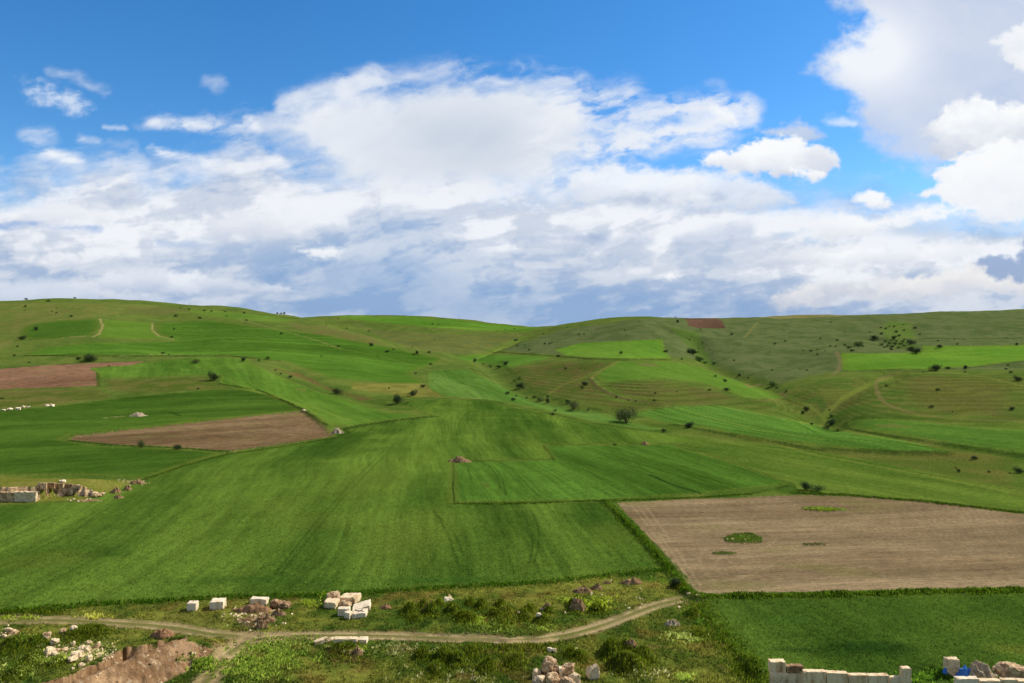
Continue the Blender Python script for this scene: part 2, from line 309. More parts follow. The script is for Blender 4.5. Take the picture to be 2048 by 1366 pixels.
# fields: name, kind, polygon, colour a, colour b, row direction (dx/dy), stripe strength, label
FIELDS = [
 ('crop', [(-900,1300),(-300,1245),(0,1225),(200,1208),(450,1195),(640,1190),(817,1180),(953,1172),(1107,1163),(1227,1149),(1340,1137),(1210,1004),(905,1008),(905,924),(1108,918),(1085,890),(1300,888),(1440,886),(1330,868),(1200,851),(1130,836),(1050,819),(980,804),(900,798),(830,800),(795,808),(850,824),(872,832),(790,838),(690,857),(640,880),(560,893),(450,908),(370,930),(290,960),(230,980),(150,1004),(0,1012),(-300,1015),(-900,1020)], (50,88,14), (86,117,24), -0.09, 0.30, 'wide dark green wheat field with straight rows in the middle of the valley'),
 ('crop', [(908,926),(1108,920),(1088,892),(1340,890),(1460,925),(1580,968),(1400,988),(1190,1001),(908,1005)], (40,96,14), (74,118,24), -0.26, 0.34, 'bright green striped field with tractor lines above the left corner of the bare field'),
 ('crop', [(1345,889),(1440,885),(1560,893),(1700,915),(1850,945),(2048,985),(2500,1050),(2500,1090),(2048,1025),(1850,1002),(1700,990),(1600,985),(1585,968),(1465,925)], (60,96,16), (90,116,28), -0.7, 0.26, 'long olive green field running down to the right edge above the bare field'),
 ('soil', [(1236,1005),(1400,998),(1600,990),(1700,993),(1850,1005),(2048,1028),(2600,1090),(2600,1160),(2048,1177),(1900,1180),(1700,1186),(1500,1190),(1390,1192)], (124,104,74), (150,130,96), 9.0, 0.22, 'large bare brown ploughed field on the right with green islands in it'),
 ('crop', [(1388,1197),(1500,1194),(1700,1191),(2048,1183),(2600,1170),(2600,1500),(1560,1500),(1520,1366),(1480,1315),(1435,1262),(1405,1228)], (44,82,12), (78,110,22), -0.3, 0.14, 'dark green grassy field at lower right behind the stone block wall'),
 ('soil', [(150,873),(300,856),(450,839),(605,823),(640,846),(668,872),(560,889),(465,901),(420,899),(330,892),(230,889),(140,880)], (110,88,58), (134,110,78), 1.5, 0.22, 'brown ploughed field shaped like a wedge left of centre'),
 ('crop', [(-600,830),(0,821),(100,814),(200,801),(240,796),(300,790),(430,779),(520,780),(560,800),(603,820),(450,835),(300,852),(140,869),(120,880),(200,893),(330,898),(440,906),(370,930),(290,957),(150,949),(0,950),(-600,955)], (46,86,12), (72,106,20), 2.5, 0.22, 'dark green field wrapped around the brown wedge field at left'),
 ('crop', [(182,737),(300,725),(400,713),(485,716),(540,745),(640,785),(700,802),(780,826),(845,831),(700,853),(655,846),(615,820),(540,790),(470,778),(440,766),(428,750),(300,755),(202,757)], (62,108,16), (92,130,28), -0.5, 0.26, 'bright green field curving over the low spur left of centre'),
 ('soil', [(-500,745),(0,738),(100,730),(170,727),(290,722),(260,731),(180,735),(192,750),(195,772),(100,775),(0,778),(-500,785)], (130,94,68), (146,110,84), 3.0, 0.24, 'reddish brown ploughed field on the hillside at the left edge'),
 ('crop', [(42,662),(60,650),(120,641),(198,639),(200,652),(186,670),(130,676),(62,680),(42,672)], (50,94,18), (66,108,20), 3.0, 0.10, 'dark green oval field high on the left hill'),
 ('crop', [(206,640),(305,645),(308,665),(348,680),(200,676),(190,672),(203,655)], (80,118,18), (92,130,26), 3.0, 0.12, 'small bright green field beside the dark oval field on the left hill'),
 ('crop', [(313,647),(420,641),(520,655),(640,669),(760,691),(840,708),(885,718),(850,735),(820,745),(845,768),(760,765),(660,755),(570,722),(460,711),(300,711),(130,711),(50,709),(90,695),(180,686),(352,683),(315,667)], (54,104,12), (78,122,20), 6.0, 0.34, 'long green terraced field across the face of the left hill'),
 ('crop', [(855,742),(930,737),(985,762),(1040,788),(1070,802),(1200,824),(1290,850),(1340,860),(1290,860),(1180,843),(1060,814),(980,800),(885,793),(855,775)], (62,106,24), (88,126,44), -0.3, 0.26, 'light green field strip following the valley floor towards the centre'),
 ('crop', [(665,636),(700,631),(820,633),(900,639),(1000,650),(1085,656),(1050,664),(960,662),(850,654),(740,644)], (74,124,12), (92,134,26), 6.0, 0.30, 'bright green field on top of the distant middle hill'),
 ('crop', [(1108,700),(1160,686),(1250,682),(1325,678),(1330,700),(1344,717),(1240,719),(1130,711)], (76,128,12), (98,140,26), -0.2, 0.14, 'bright green four sided field on the slope right of centre'),
 ('crop', [(1187,746),(1232,723),(1340,722),(1400,735),(1450,755),(1520,775),(1566,793),(1540,799),(1490,796),(1450,780),(1400,765),(1330,757),(1260,760),(1203,766)], (64,114,18), (88,126,28), -0.4, 0.18, 'green field tapering down to the track bend right of centre'),
 ('crop', [(1262,828),(1350,813),(1440,812),(1560,835),(1700,862),(1850,890),(1905,905),(1750,901),(1620,886),(1480,870),(1400,852),(1330,846)], (52,108,22), (80,124,34), -0.31, 0.5, 'long green striped field narrowing to a point on the right'),
 ('crop', [(1692,841),(1760,838),(1850,845),(1950,855),(2048,860),(2500,885),(2500,960),(2048,905),(1950,893),(1800,869),(1700,854)], (60,108,24), (84,122,32), -0.6, 0.28, 'green striped field under the terraced mound at the right edge'),
 ('crop', [(1681,706),(1750,707),(1840,705),(1845,692),(1950,692),(2048,690),(2500,685),(2500,715),(2048,721),(1950,733),(1850,739),(1800,738),(1700,742),(1683,740)], (84,134,10), (104,144,22), 6.0, 0.14, 'vivid yellow green field high on the right hillside'),
 ('soil', [(1367,637),(1435,637),(1452,657),(1400,656),(1377,651)], (90,64,52), (104,78,62), 3.0, 0.15, 'dark maroon ploughed field near the skyline right of centre'),
 ('crop', [(900,716),(950,708),(1010,710),(1112,713),(1040,731),(1000,738),(970,728)], (70,120,22), (84,128,30), 2.0, 0.15, 'small green field beside the gully under the middle hill'),
 ('crop', [(370,618),(440,622),(520,630),(600,640),(560,645),(470,640),(400,632)], (80,124,24), (98,128,38), 5.0, 0.18, 'pale green field just below the left hill skyline'),
]
for i, (kind, P, c0, c1, dr, st, lab) in enumerate(FIELDS):
    sl, m, W = region_mask(P); x, y = X[sl], Y[sl]
    L = math.hypot(dr, 1); ux, uy = dr / L, 1 / L          # along the rows
    al = x * ux + y * uy; ac = x * uy - y * ux
    Wm = W[:, :2]; near = RG[sl].min() < 260; dm = np.median(np.hypot(Wm[:, 0], Wm[:, 1])); k = max(1.0, dm / 260)
    bend = (fbm(al / 160, ac / 160, 2, 300 + i) - 0.5) * 26 + (fbm(al / 45, ac / 45, 2, 305 + i) - 0.5) * 5
    broad = fbm((ac + bend) / (13 * k), al / (110 * k), 4, 310 + i)
    fine = fbm((ac + bend) / (1.5 * k), al / (40 * k), 3, 320 + i)
    hair = vnoise((ac + bend * .3) / (0.55 * k), al / (9 * k), 330 + i)
    t = sstep(0.25, 0.75, 0.55 * broad + 0.25 * n_big[sl] + 0.2 * n_mid[sl])
    if kind == 'crop': c0 = (max(c0[0], 0.6 * c0[1]), c0[1], c0[2]); c1 = (max(c1[0], 0.64 * c1[1]), c1[1], c1[2])
    cc = mix(alb(c0), alb(c1), t)
    cc = cc * (1 + st * ((fine - 0.5) * 1.6 + (broad - 0.5) * 0.9 + (hair - 0.5) * 0.7))[..., None]
    cc = cc * (1 + 0.24 * (n_sm[sl] - 0.5))[..., None]
    if i in (0, 1, 4):
        rows = np.sin((ac + bend * .15) * 6.283 / 0.62); cc = cc * (1 + 0.13 * rows * sstep(0.40, 0.62, fbm(ac / 9, al / 60, 3, 335 + i)))[..., None]
    if kind == 'soil':
        fur = fbm((ac + bend * .3) / (0.55 * k), al / (14 * k), 3, 360 + i); damp = fbm(ac / (5 * k), al / (60 * k), 4, 365 + i)
        cc = cc * (1 + 0.55 * (fur - 0.5) + 0.45 * (damp - 0.5))[..., None]
        g = sstep(0.60, 0.80, fbm(x / 22, y / 9, 4, 340 + i)) * 0.40
        cc = mix(cc, alb((112, 116, 58)), g)
    else:   # thin, yellowed or tramped strip along the margin
        d = segdist(XW[sl], YW[sl], [tuple(p) for p in Wm], True)
        cc = mix(cc, alb((96, 112, 30)), 0.45 * sstep(2.6 * k, 0.2, d) * m)
    cc = np.maximum(cc, 0.002)
    col[sl] = np.where(m[..., None], cc, col[sl]); r = reg[sl]; r[m] = i + 2; reg[sl] = r
NF = len(FIELDS)
# crops stand above the bare ground
iscrop = np.isin(reg, [i + 2 for i, f in enumerate(FIELDS) if f[0] == 'crop'])
Z += np.where(iscrop, 0.22, 0.0) * (RG > 90)

def curve(P, n=6):
    P = [P[0]] + list(P) + [P[-1]]; o = []
    for i in range(1, len(P) - 2):
        p0, p1, p2, p3 = [np.array(q, float) for q in P[i - 1:i + 3]]
        for k in range(n):
            t = k / n; o.append(tuple(0.5 * ((2 * p1) + (-p0 + p2) * t + (2 * p0 - 5 * p1 + 4 * p2 - p3) * t * t + (-p0 + 3 * p1 - 3 * p2 + p3) * t ** 3)))
    o.append(tuple(P[-1])); return o
def stroke(P, wid, c, amt=1.0, soft=0.5, seed=0, brk=0.0, lift=0.0):
    W = cast_many(dens(P, False, 8)); rad = wid * (1 + soft) + 1
    ij, d = near_line(W, rad + 1.5)
    d = d + (fbm(X[ij] / 2.5, Y[ij] / 2.5, 3, 400 + seed) - 0.5) * wid * 0.9
    t = sstep(wid * (1 + soft), wid * (1 - soft * 0.6), d)
    if brk: t = t * sstep(brk - 0.22, brk + 0.12, fbm(X[ij] / (3 + wid), Y[ij] / (3 + wid), 3, 450 + seed))
    col[ij] = mix(col[ij], alb(c) * np.ones(3), t * amt)
    if lift: Z[ij] += lift * t
    return ij, t
# field margins, weedy banks, painted terrace shadows, tramlines
DK = (34, 58, 14); MG = (60, 78, 20)
for P, wd, c, a, b, lf in [
 ([(1212,1003),(1240,1030),(1290,1080),(1340,1135),(1375,1180),(1388,1192)], 1.5, (52,84,16), 0.85, 0.0, 0.5),
 ([(1213,1004),(1243,1033),(1293,1083),(1343,1138),(1376,1183)], 0.5, DK, 0.8, 0.45, 0.4),
 ([(905,1007),(1000,1008),(1190,1002),(1240,1002),(1400,995),(1500,988),(1580,972)], 0.7, DK, 0.6, 0.35, 0.3),
 ([(905,926),(905,965),(907,1005)], 0.35, DK, 0.45, 0.4, 0.0),
 ([(905,924),(1000,922),(1108,919),(1086,891),(1200,889),(1340,887),(1440,886)], 0.7, DK, 0.45, 0.35, 0.0),
 ([(1390,1194),(1500,1192),(1650,1189),(1700,1188),(1850,1184),(2048,1180),(2400,1172)], 0.9, (56,86,18), 0.9, 0.15, 0.4),
 ([(1450,1192),(1560,1191),(1700,1188),(1850,1184),(2048,1180)], 0.7, (24,44,10), 0.8, 0.5, 0.5),
 ([(1585,985),(1700,991),(1850,1003),(2048,1026),(2400,1062)], 1.0, DK, 0.8, 0.3, 0.4),
 ([(290,959),(370,931),(450,909),(560,894),(668,876),(700,866),(690,858)], 1.0, DK, 0.6, 0.35, 0.2),
 ([(140,882),(230,891),(330,895),(420,901),(465,904)], 1.4, (44,62,20), 0.85, 0.2, 0.4),
 ([(465,903),(560,890),(668,874),(640,846),(606,822),(450,838),(300,855),(150,872),(136,878)], 1.2, (96,104,44), 0.75, 0.3, 0.3),
 ([(440,768),(520,781),(560,798),(605,820),(655,850)], 1.2, DK, 0.7, 0.3, 0.3),
 ([(690,858),(740,850),(790,842),(870,833)], 2.2, (44,68,18), 0.8, 0.0, 0.4),
 ([(1345,848),(1420,862),(1480,872),(1620,897),(1800,905),(1900,907)], 1.6, (44,66,20), 0.6, 0.3, 0.0),  # dark terrace shadow painted into the ground colour along the bank
 ([(1690,858),(1780,872),(1850,882),(2048,912)], 1.6, (44,66,20), 0.6, 0.3, 0.0),  # same painted terrace shadow, under the right mound
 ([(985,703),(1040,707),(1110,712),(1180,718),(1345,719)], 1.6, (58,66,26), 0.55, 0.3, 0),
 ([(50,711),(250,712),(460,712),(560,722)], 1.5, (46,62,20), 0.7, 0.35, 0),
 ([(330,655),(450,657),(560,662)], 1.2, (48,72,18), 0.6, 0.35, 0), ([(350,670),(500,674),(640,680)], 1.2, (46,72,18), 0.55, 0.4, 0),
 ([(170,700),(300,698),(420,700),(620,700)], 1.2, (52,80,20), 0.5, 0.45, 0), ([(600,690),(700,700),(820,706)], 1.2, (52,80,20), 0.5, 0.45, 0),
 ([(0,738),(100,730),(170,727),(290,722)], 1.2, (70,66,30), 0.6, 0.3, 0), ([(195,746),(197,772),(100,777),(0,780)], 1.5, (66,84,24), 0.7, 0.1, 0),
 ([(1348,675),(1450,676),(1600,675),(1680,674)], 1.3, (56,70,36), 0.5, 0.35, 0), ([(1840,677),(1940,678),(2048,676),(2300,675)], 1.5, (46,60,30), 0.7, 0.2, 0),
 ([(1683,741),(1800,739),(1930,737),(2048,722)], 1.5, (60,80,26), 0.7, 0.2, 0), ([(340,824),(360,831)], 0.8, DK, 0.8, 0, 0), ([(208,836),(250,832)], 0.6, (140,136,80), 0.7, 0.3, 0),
 ([(1000,722),(1060,780),(1120,800),(1200,822)], 2.5, (46,74,22), 0.5, 0.5, 0), ([(1640,800),(1655,830),(1660,858)], 3.0, (54,92,24), 0.6, 0.4, 0),
 ([(985,760),(960,742),(940,735),(955,745)], 1.0, (60,60,28), 0.5, 0.3, 0), ([(795,808),(840,798),(900,797),(980,803),(1060,818),(1200,850),(1330,866)], 1.2, (60,86,24), 0.6, 0.3, 0),
 ([(600,728),(700,722),(820,725)], 1.0, (60,96,20), 0.5, 0.4, 0), ([(200,638),(206,650),(198,668),(186,674)], 1.6, (160,146,84), 0.7, 0.35, 0), ([(306,646),(304,660),(318,672),(350,680)], 1.4, (158,146,84), 0.7, 0.4, 0),
 ([(125,676),(170,672)], 1.5, (150,132,84), 0.7, 0.3, 0), ([(478,639),(581,666),(632,680),(683,698)], 1.4, (150,138,78), 0.5, 0.4, 0),
 ([(240,712),(270,709),(380,709)], 1.2, (150,138,86), 0.6, 0.5, 0), ([(830,790),(870,794),(960,797)], 1.0, (150,140,70), 0.5, 0.4, 0),
 ([(1655,850),(1652,825),(1690,795),(1740,768),(1800,748),(1880,745)], 2.6, (112,132,40), 0.55, 0.2, 0), ([(1575,792),(1620,812),(1650,838)], 2.0, (104,126,38), 0.5, 0.3, 0), ([(1500,772),(1580,765),(1680,748)], 1.2, (92,92,44), 0.6, 0.3, 0),
    ([(945,722),(985,704),(1040,684),(1098,660)], 2.4, (112,140,38), 0.6, 0.1, 0), ([(1085,798),(1120,772),(1180,750),(1240,722)], 2.0, (108,124,40), 0.55, 0.2, 0), ([(430,750),(520,785),(620,812),(700,842)], 1.5, (112,134,36), 0.4, 0.3, 0), ([(1440,812),(1560,836),(1700,863),(1850,891)], 1.6, (120,138,44), 0.5, 0.3, 0), ([(1350,816),(1500,856),(1650,880)], 1.0, (122,140,44), 0.45, 0.3, 0),
    ([(640,690),(760,712),(860,740)], 1.6, (110,132,36), 0.35, 0.3, 0), ([(1880,743),(1960,752),(2048,772)], 2.0, (116,130,46), 0.5, 0.3, 0), ([(1480,870),(1640,912),(1850,950),(2048,990)], 1.3, (118,130,40), 0.45, 0.3, 0),
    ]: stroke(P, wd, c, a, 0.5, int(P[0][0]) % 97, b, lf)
TR = [([(1045,1025),(1060,1058),(1065,1090),(1058,1128)],), ([(1062,1020),(1077,1058),(1076,1095),(1071,1128),(1100,1145)],), ([(866,1020),(893,1063),(908,1105),(921,1146)],), ([(875,1030),(905,1063),(925,1105),(938,1150)],),
      ([(978,930),(995,955),(1000,975)],), ([(985,930),(1003,955),(1012,990)],), ([(935,930),(942,960)],), ([(1082,930),(1140,962)],), ([(1222,905),(1300,945),(1400,986)],), ([(1270,925),(1330,962),(1400,984)],), ([(1150,930),(1250,985)],), ([(1020,935),(1075,990)],),
      ([(1330,900),(1450,950),(1560,968)],), ([(560,1150),(640,1050),(720,960),(780,900)],), ([(548,1150),(628,1050),(710,958),(772,898)],), ([(450,750),(490,765),(540,790)],), ([(470,740),(510,760),(560,785)],)]
for (P,) in TR: stroke(curve(P), 0.28, (38, 68, 12), 0.5, 0.8, int(P[0][0]), 0.36)
stroke([(1300,950),(1345,970),(1400,986)], 0.6, (26,58,14), 0.8, 0.5, 3)
# turning marks of the tractor on the bare field
for P in [[(1290,1010),(1340,1080),(1400,1170)], [(1275,1010),(1330,1085),(1385,1170)], [(1262,1008),(1320,1085),(1378,1172)], [(1420,1090),(1400,1120),(1430,1160),(1500,1150),(1560,1120),(1600,1105)], [(1450,1110),(1430,1130),(1455,1152),(1510,1148)], [(1360,1040),(1420,1035),(1480,1050)], [(1535,1068),(1555,1075),(1530,1095),(1480,1105)]]:
    stroke(curve(P), 0.3, (162, 142, 104), 0.4, 0.6, int(P[0][0]), 0.38)
# grass islands left unploughed in the bare field, and thin patches elsewhere
for P, c in [([(1450,1076),(1470,1068),(1505,1067),(1526,1077),(1520,1086),(1480,1088),(1452,1085)], (66,84,24)), ([(1602,1016),(1640,1013),(1680,1017),(1700,1022),(1650,1023),(1610,1019)], (92,116,32)),
             ([(1424,1106),(1450,1104),(1474,1107),(1460,1110),(1430,1110)], (76,92,30)), ([(1602,1089),(1640,1087),(1650,1090),(1610,1092)], (72,80,34))]:
    sl, m = paint(P, c, tuple(int(q * 1.12) for q in c), 1.0, 0.0, n_sm); zz = Z[sl]; zz[m] += 0.35; Z[sl] = zz; r = reg[sl]; r[m] = 0; reg[sl] = r
for P, c in [([(1745,848),(1790,847),(1830,856),(1800,856),(1760,854)], (104,104,44)), ([(590,776),(615,778),(612,783),(592,781)], (110,110,44)), ([(960,968),(975,963),(985,970),(975,978)], (84,100,34)), ([(1270,725),(1310,727),(1320,733),(1285,732)], (116,100,60))]:
    paint(P, c, c, 0.6, 0.5)
# darker lush and paler thin stretches in the nearest crop (growth differs)
for (u, v, ru, rv, c, a) in [(690,890,70,40,(40,70,10),.45),(1030,880,60,18,(52,72,14),.4),(215,1106,60,10,(34,70,14),.5),(820,1070,90,60,(98,116,26),.35),(560,1010,80,22,(90,110,24),.3),(100,1120,90,20,(96,108,26),.3),(640,1040,110,20,(96,112,26),.25),
                             (1760,1295,110,14,(24,58,14),.7),(1590,1300,60,8,(28,62,14),.5),(1960,1255,70,18,(84,108,24),.4),(2030,1300,60,16,(108,120,26),.5),(1560,1240,80,14,(48,92,20),.4),(1225,1075,50,30,(96,120,26),.35),(730,960,80,40,(96,116,28),.35),(480,1160,160,12,(40,82,14),.5),(900,1160,200,8,(48,92,16),.5)]:
    c0 = cast(u, v); m_ = c0[1] / F; ru *= m_; f_ = cast(u, v - rv); g_ = cast(u, v + rv); ry = (f_[1] - g_[1]) / 2
    d = np.hypot((X - c0[0]) / ru, (Y - c0[1]) / ry) + (n_mid - 0.5) * 1.1
    t = sstep(1.25, 0.2, d) * a; col[:] = mix(col, alb(c), t)
# bare worn earth patches on the near common
for P, c in [([(905,1303),(960,1296),(1030,1298),(1062,1306),(1020,1314),(950,1312)], (126,100,68)), ([(470,1240),(500,1228),(545,1224),(560,1230),(540,1250),(520,1262),(480,1256)], (132,104,74)), ([(640,1290),(700,1287),(735,1300),(730,1330),(650,1330)], (110,92,44)),
             ([(430,1240),(450,1240),(448,1256),(430,1256)], (126,104,64)), ([(1425,1330),(1450,1328),(1470,1345),(1450,1350)], (122,100,62)), ([(1060,1300),(1100,1302),(1120,1325),(1100,1330),(1090,1312)], (110,88,48)), ([(440,1296),(500,1280),(560,1276),(480,1330),(440,1366),(400,1380)], (126,112,68)),
             ([(1255,1285),(1330,1290),(1400,1310),(1330,1300),(1290,1298)], (120,106,56)), ([(900,1340),(960,1346),(955,1366),(900,1366)], (112,92,48)), ([(350,1215),(480,1235),(430,1262),(300,1245)], (98,104,36)), ([(165,1250),(205,1252),(200,1262),(160,1260)],(116,92,64))]:
    paint(P, c, tuple(int(q * 1.12) for q in c), 0.7, 1.5, n_sm)
# tracks
RUT = (150, 130, 90)
road_pts = []
def track(P, half, idx, c=RUT, wheel=0.0, amt=0.85):
    P = curve(P); ij, t = stroke(P, half, c, amt, 0.5, idx, 0.2 if wheel else 0.15)
    W = cast_many(dens(P, False, 6))
    if wheel:
        ij2, d = near_line(W, half + 1)
        g = np.exp(-((d - wheel) / 0.45) ** 2); cen = np.exp(-(d / 0.52) ** 2) * sstep(0.22, 0.42, n_mid[ij2])
        col[ij2] = mix(col[ij2], alb((176, 154, 114)) * np.ones(3), 0.85 * g * sstep(0.34, 0.55, n_sm[ij2])); col[ij2] = mix(col[ij2], alb((92, 104, 38)) * np.ones(3), 0.8 * cen)
        Z[ij2] -= 0.16 * g
        mz = d < half * 1.0
        rj = (ij2[0][mz], ij2[1][mz]); reg[rj] = 1
    else:
        mz = t > 0.5; reg[(ij[0][mz], ij[1][mz])] = 1
    road_pts.append((W, half))
track([(-300,1236),(0,1240),(120,1240),(260,1247),(350,1255),(430,1268),(520,1273),(600,1271),(760,1271),(900,1276),(1050,1278),(1140,1268),(1220,1245),(1290,1218),(1340,1203),(1392,1194)], 1.65, 1, RUT, 0.95, 0.70)
track([(505,1274),(468,1298),(440,1330),(412,1366),(385,1410)], 2.0, 2, RUT, 1.0, 0.8)
track([(560,1272),(500,1283),(460,1306)], 1.8, 3, RUT, 0.9, 0.75)
track([(1179,756),(1193,772),(1217,786),(1244,796),(1278,803),(1329,811),(1348,812),(1433,807),(1491,803),(1553,799),(1572,792),(1560,786)], 1.3, 4, (112,98,58), 0, 0.7)
track([(1799,744),(1755,762),(1756,786),(1768,804),(1799,818),(1844,830),(1895,836),(1963,840),(2048,843),(2300,850)], 1.5, 5, (118,106,62), 0, 0.65)
track([(1672,704),(1680,720),(1678,738),(1665,750)], 2.0, 6, (124,112,70), 0, 0.6)
track([(1515,645),(1500,662),(1488,676)], 1.8, 7, (120,122,62), 0, 0.6)
track([(1181,757),(1205,740),(1232,724)], 1.6, 8, (116,112,50))
track([(1493,768),(1498,773),(1520,770)], 2.0, 9, (128,108,66))
# bare spoil at lower left and quarry ledge rock
SPOIL = [(426,1303),(400,1290),(374,1283),(359,1274),(330,1281),(300,1288),(246,1296),(222,1310),(205,1326),(170,1335),(140,1356),(60,1372),(0,1400),(-50,1500),(330,1500),(330,1366),(370,1348),(405,1325)]
sl, m, _ = region_mask(SPOIL)
cc = mix(alb((132, 100, 68)), alb((182, 146, 106)), sstep(0.35, 0.7, n_sm[sl] * 0.6 + 0.4 * fbm(X[sl] / 0.9, Y[sl] / 0.9, 3, 99)))
cc = mix(cc, alb((196, 174, 142)), sstep(0.68, 0.8, fbm(X[sl] / 0.6, Y[sl] / 0.6, 3, 101)) * 0.8)
col[sl] = np.where(m[..., None], cc, col[sl]); rg = reg[sl]; rg[m] = NF + 2; reg[sl] = rg
Z[sl] += np.where(m, (fbm(X[sl] / 1.4, Y[sl] / 1.4, 4, 103) - 0.5) * 0.9, 0)
lw = cast_many(dens(ledge, False, 5), Zg)
mled = (X < lw[:, 0].max()) & (X > lw[:, 0].min()); fx = np.interp(X, lw[:, 0], lw[:, 1]); m = mled & (Y - fx > -0.5) & (Y - fx < 1.2)
t = 0.9 * m
col[:] = np.where(m[..., None], mix(alb((90, 60, 38)), alb((190, 160, 122)), sstep(0.4, 0.65, fbm(X / 1.1, Z / 0.7, 4, 107))), col)
reg[m] = NF + 3
lum = col @ np.array([0.3, 0.6, 0.1]); col = np.clip(lum[..., None] + (col - lum[..., None]) * 0.88, 0.001, 0.9)

# ------------------------------------------------------------------ materials
def ramp(nt, pts):
    n = nt.nodes.new('ShaderNodeValToRGB'); e = n.color_ramp.elements
    e[0].position, e[0].color = pts[0][0], (*pts[0][1], 1); e[1].position, e[1].color = pts[-1][0], (*pts[-1][1], 1)
    for p, c in pts[1:-1]: q = e.new(p); q.color = (*c, 1)
    return n
def new_mat(name, rough=0.9, spec=0.15):
    m = bpy.data.materials.new(name); m.use_nodes = True; n = m.node_tree; b = n.nodes['Principled BSDF']
    b.inputs['Roughness'].default_value = rough; b.inputs['Specular IOR Level'].default_value = spec
    return m, n, b
def noise(nt, vec, scale, detail=4, rough=0.6, dist=0.0):
    t = nt.nodes.new('ShaderNodeTexNoise'); t.inputs['Scale'].default_value = scale; t.inputs['Detail'].default_value = detail
    t.inputs['Roughness'].default_value = rough; t.inputs['Distortion'].default_value = dist
    nt.links.new(vec, t.inputs['Vector']); return t
def ground_mat(name, amt, bump, s1, s2, stretch=(1, 1, 1)):
    """ground cover colour times fine mottling, with a bumpy surface"""
    m, n, b = new_mat(name, 1.0, 0.0)
    at = n.nodes.new('ShaderNodeAttribute'); at.attribute_name = 'cover'
    ge = n.nodes.new('ShaderNodeNewGeometry'); mp = n.nodes.new('ShaderNodeMapping'); mp.inputs['Scale'].default_value = stretch
    n.links.new(ge.outputs['Position'], mp.inputs['Vector'])
    a = noise(n, mp.outputs[0], s1, 5, 0.7); c = noise(n, mp.outputs[0], s2, 3, 0.7)
    md = n.nodes.new('ShaderNodeMath'); md.operation = 'MULTIPLY'; n.links.new(a.outputs[0], md.inputs[0]); n.links.new(c.outputs[0], md.inputs[1])
    mr = n.nodes.new('ShaderNodeMapRange'); mr.inputs['From Min'].default_value = 0.12; mr.inputs['From Max'].default_value = 0.42
    mr.inputs['To Min'].default_value = 1 - amt; mr.inputs['To Max'].default_value = 1 + amt; mr.clamp = True
    n.links.new(md.outputs[0], mr.inputs['Value'])
    vm = n.nodes.new('ShaderNodeVectorMath'); vm.operation = 'SCALE'
    n.links.new(at.outputs['Color'], vm.inputs[0]); n.links.new(mr.outputs[0], vm.inputs['Scale']); n.links.new(vm.outputs[0], b.inputs['Base Color'])
    bp = n.nodes.new('ShaderNodeBump'); bp.inputs['Strength'].default_value = bump; bp.inputs['Distance'].default_value = 0.5
    n.links.new(md.outputs[0], bp.inputs['Height']); n.links.new(bp.outputs[0], b.inputs['Normal'])
    return m
M_GRASS = ground_mat('pasture_grass', 0.60, 0.9, 0.9, 3.2)
M_CROP = ground_mat('young_wheat', 0.42, 0.6, 0.8, 3.5)
M_SOIL = ground_mat('ploughed_soil', 0.5, 0.9, 1.2, 3.5, (0.35, 1.3, 1))
M_TRACK = ground_mat('worn_track', 0.30, 0.4, 1.5, 4)
M_SPOIL = ground_mat('loose_spoil', 0.30, 0.7, 1.6, 5)

# ------------------------------------------------------------------ objects from the ground grid
def tag(o, label=None, cat=None, group=None, kind=None):
    if label: o['label'] = label
    if cat: o['category'] = cat
    if group: o['group'] = group
    if kind: o['kind'] = kind
    return o
dZa = np.gradient(Z, axis=0); dXa = np.gradient(X, axis=0); dYa = np.gradient(Y, axis=0)
dZr = np.gradient(Z, axis=1); dXr = np.gradient(X, axis=1); dYr = np.gradient(Y, axis=1)
Nn = np.cross(np.stack([dXr, dYr, dZr], -1), np.stack([dXa, dYa, dZa], -1)); Nn *= np.sign(Nn[..., 2:3] + 1e-9); Nn /= np.linalg.norm(Nn, axis=-1, keepdims=True) + 1e-12
def mesh_np(name, V, Fc, mat, colr=None, nrm=None, smooth=True, attr='cover'):
    me = bpy.data.meshes.new(name); k = Fc.shape[1]; nf = len(Fc)
    me.vertices.add(len(V)); me.vertices.foreach_set('co', np.ascontiguousarray(V, np.float32).ravel())
    me.loops.add(nf * k); me.loops.foreach_set('vertex_index', np.ascontiguousarray(Fc, np.int32).ravel())
    me.polygons.add(nf); me.polygons.foreach_set('loop_start', np.arange(0, nf * k, k, dtype=np.int32))
    me.polygons.foreach_set('loop_total', np.full(nf, k, np.int32))
    me.polygons.foreach_set('use_smooth', np.full(nf, smooth, bool))
    me.update(calc_edges=True)
    if colr is not None:
        a = me.attributes.new(attr, 'FLOAT_COLOR', 'POINT'); c = np.ones((len(V), 4), np.float32); c[:, :colr.shape[1]] = colr; a.data.foreach_set('color', c.ravel())
    if nrm is not None: me.normals_split_custom_set_from_vertices(np.ascontiguousarray(nrm, np.float32).tolist() if len(V) < 50 else [tuple(q) for q in nrm.tolist()])
    me.materials.append(mat)
    o = bpy.data.objects.new(name, me); C.objects.link(o); return o
VID = np.arange(NA * NR).reshape(NA, NR)
quads = np.stack([VID[:-1, :-1], VID[:-1, 1:], VID[1:, 1:], VID[1:, :-1]], -1).reshape(-1, 4)[:, ::-1]
fr_ = np.minimum(reg[:-1, :-1], reg[1:, 1:]); fr_ = np.where(reg[:-1, :-1] == reg[1:, 1:], fr_, np.where(reg[1:, :-1] == reg[:-1, 1:], reg[1:, :-1], reg[:-1, :-1])).ravel()
farq = (RG[:-1, :-1] > 480).ravel()
fr_ = np.where((fr_ == 0) & farq, NF + 4, fr_)
VV = np.stack([X, Y, Z], -1).reshape(-1, 3); CV = col.reshape(-1, 3); NV = Nn.reshape(-1, 3)
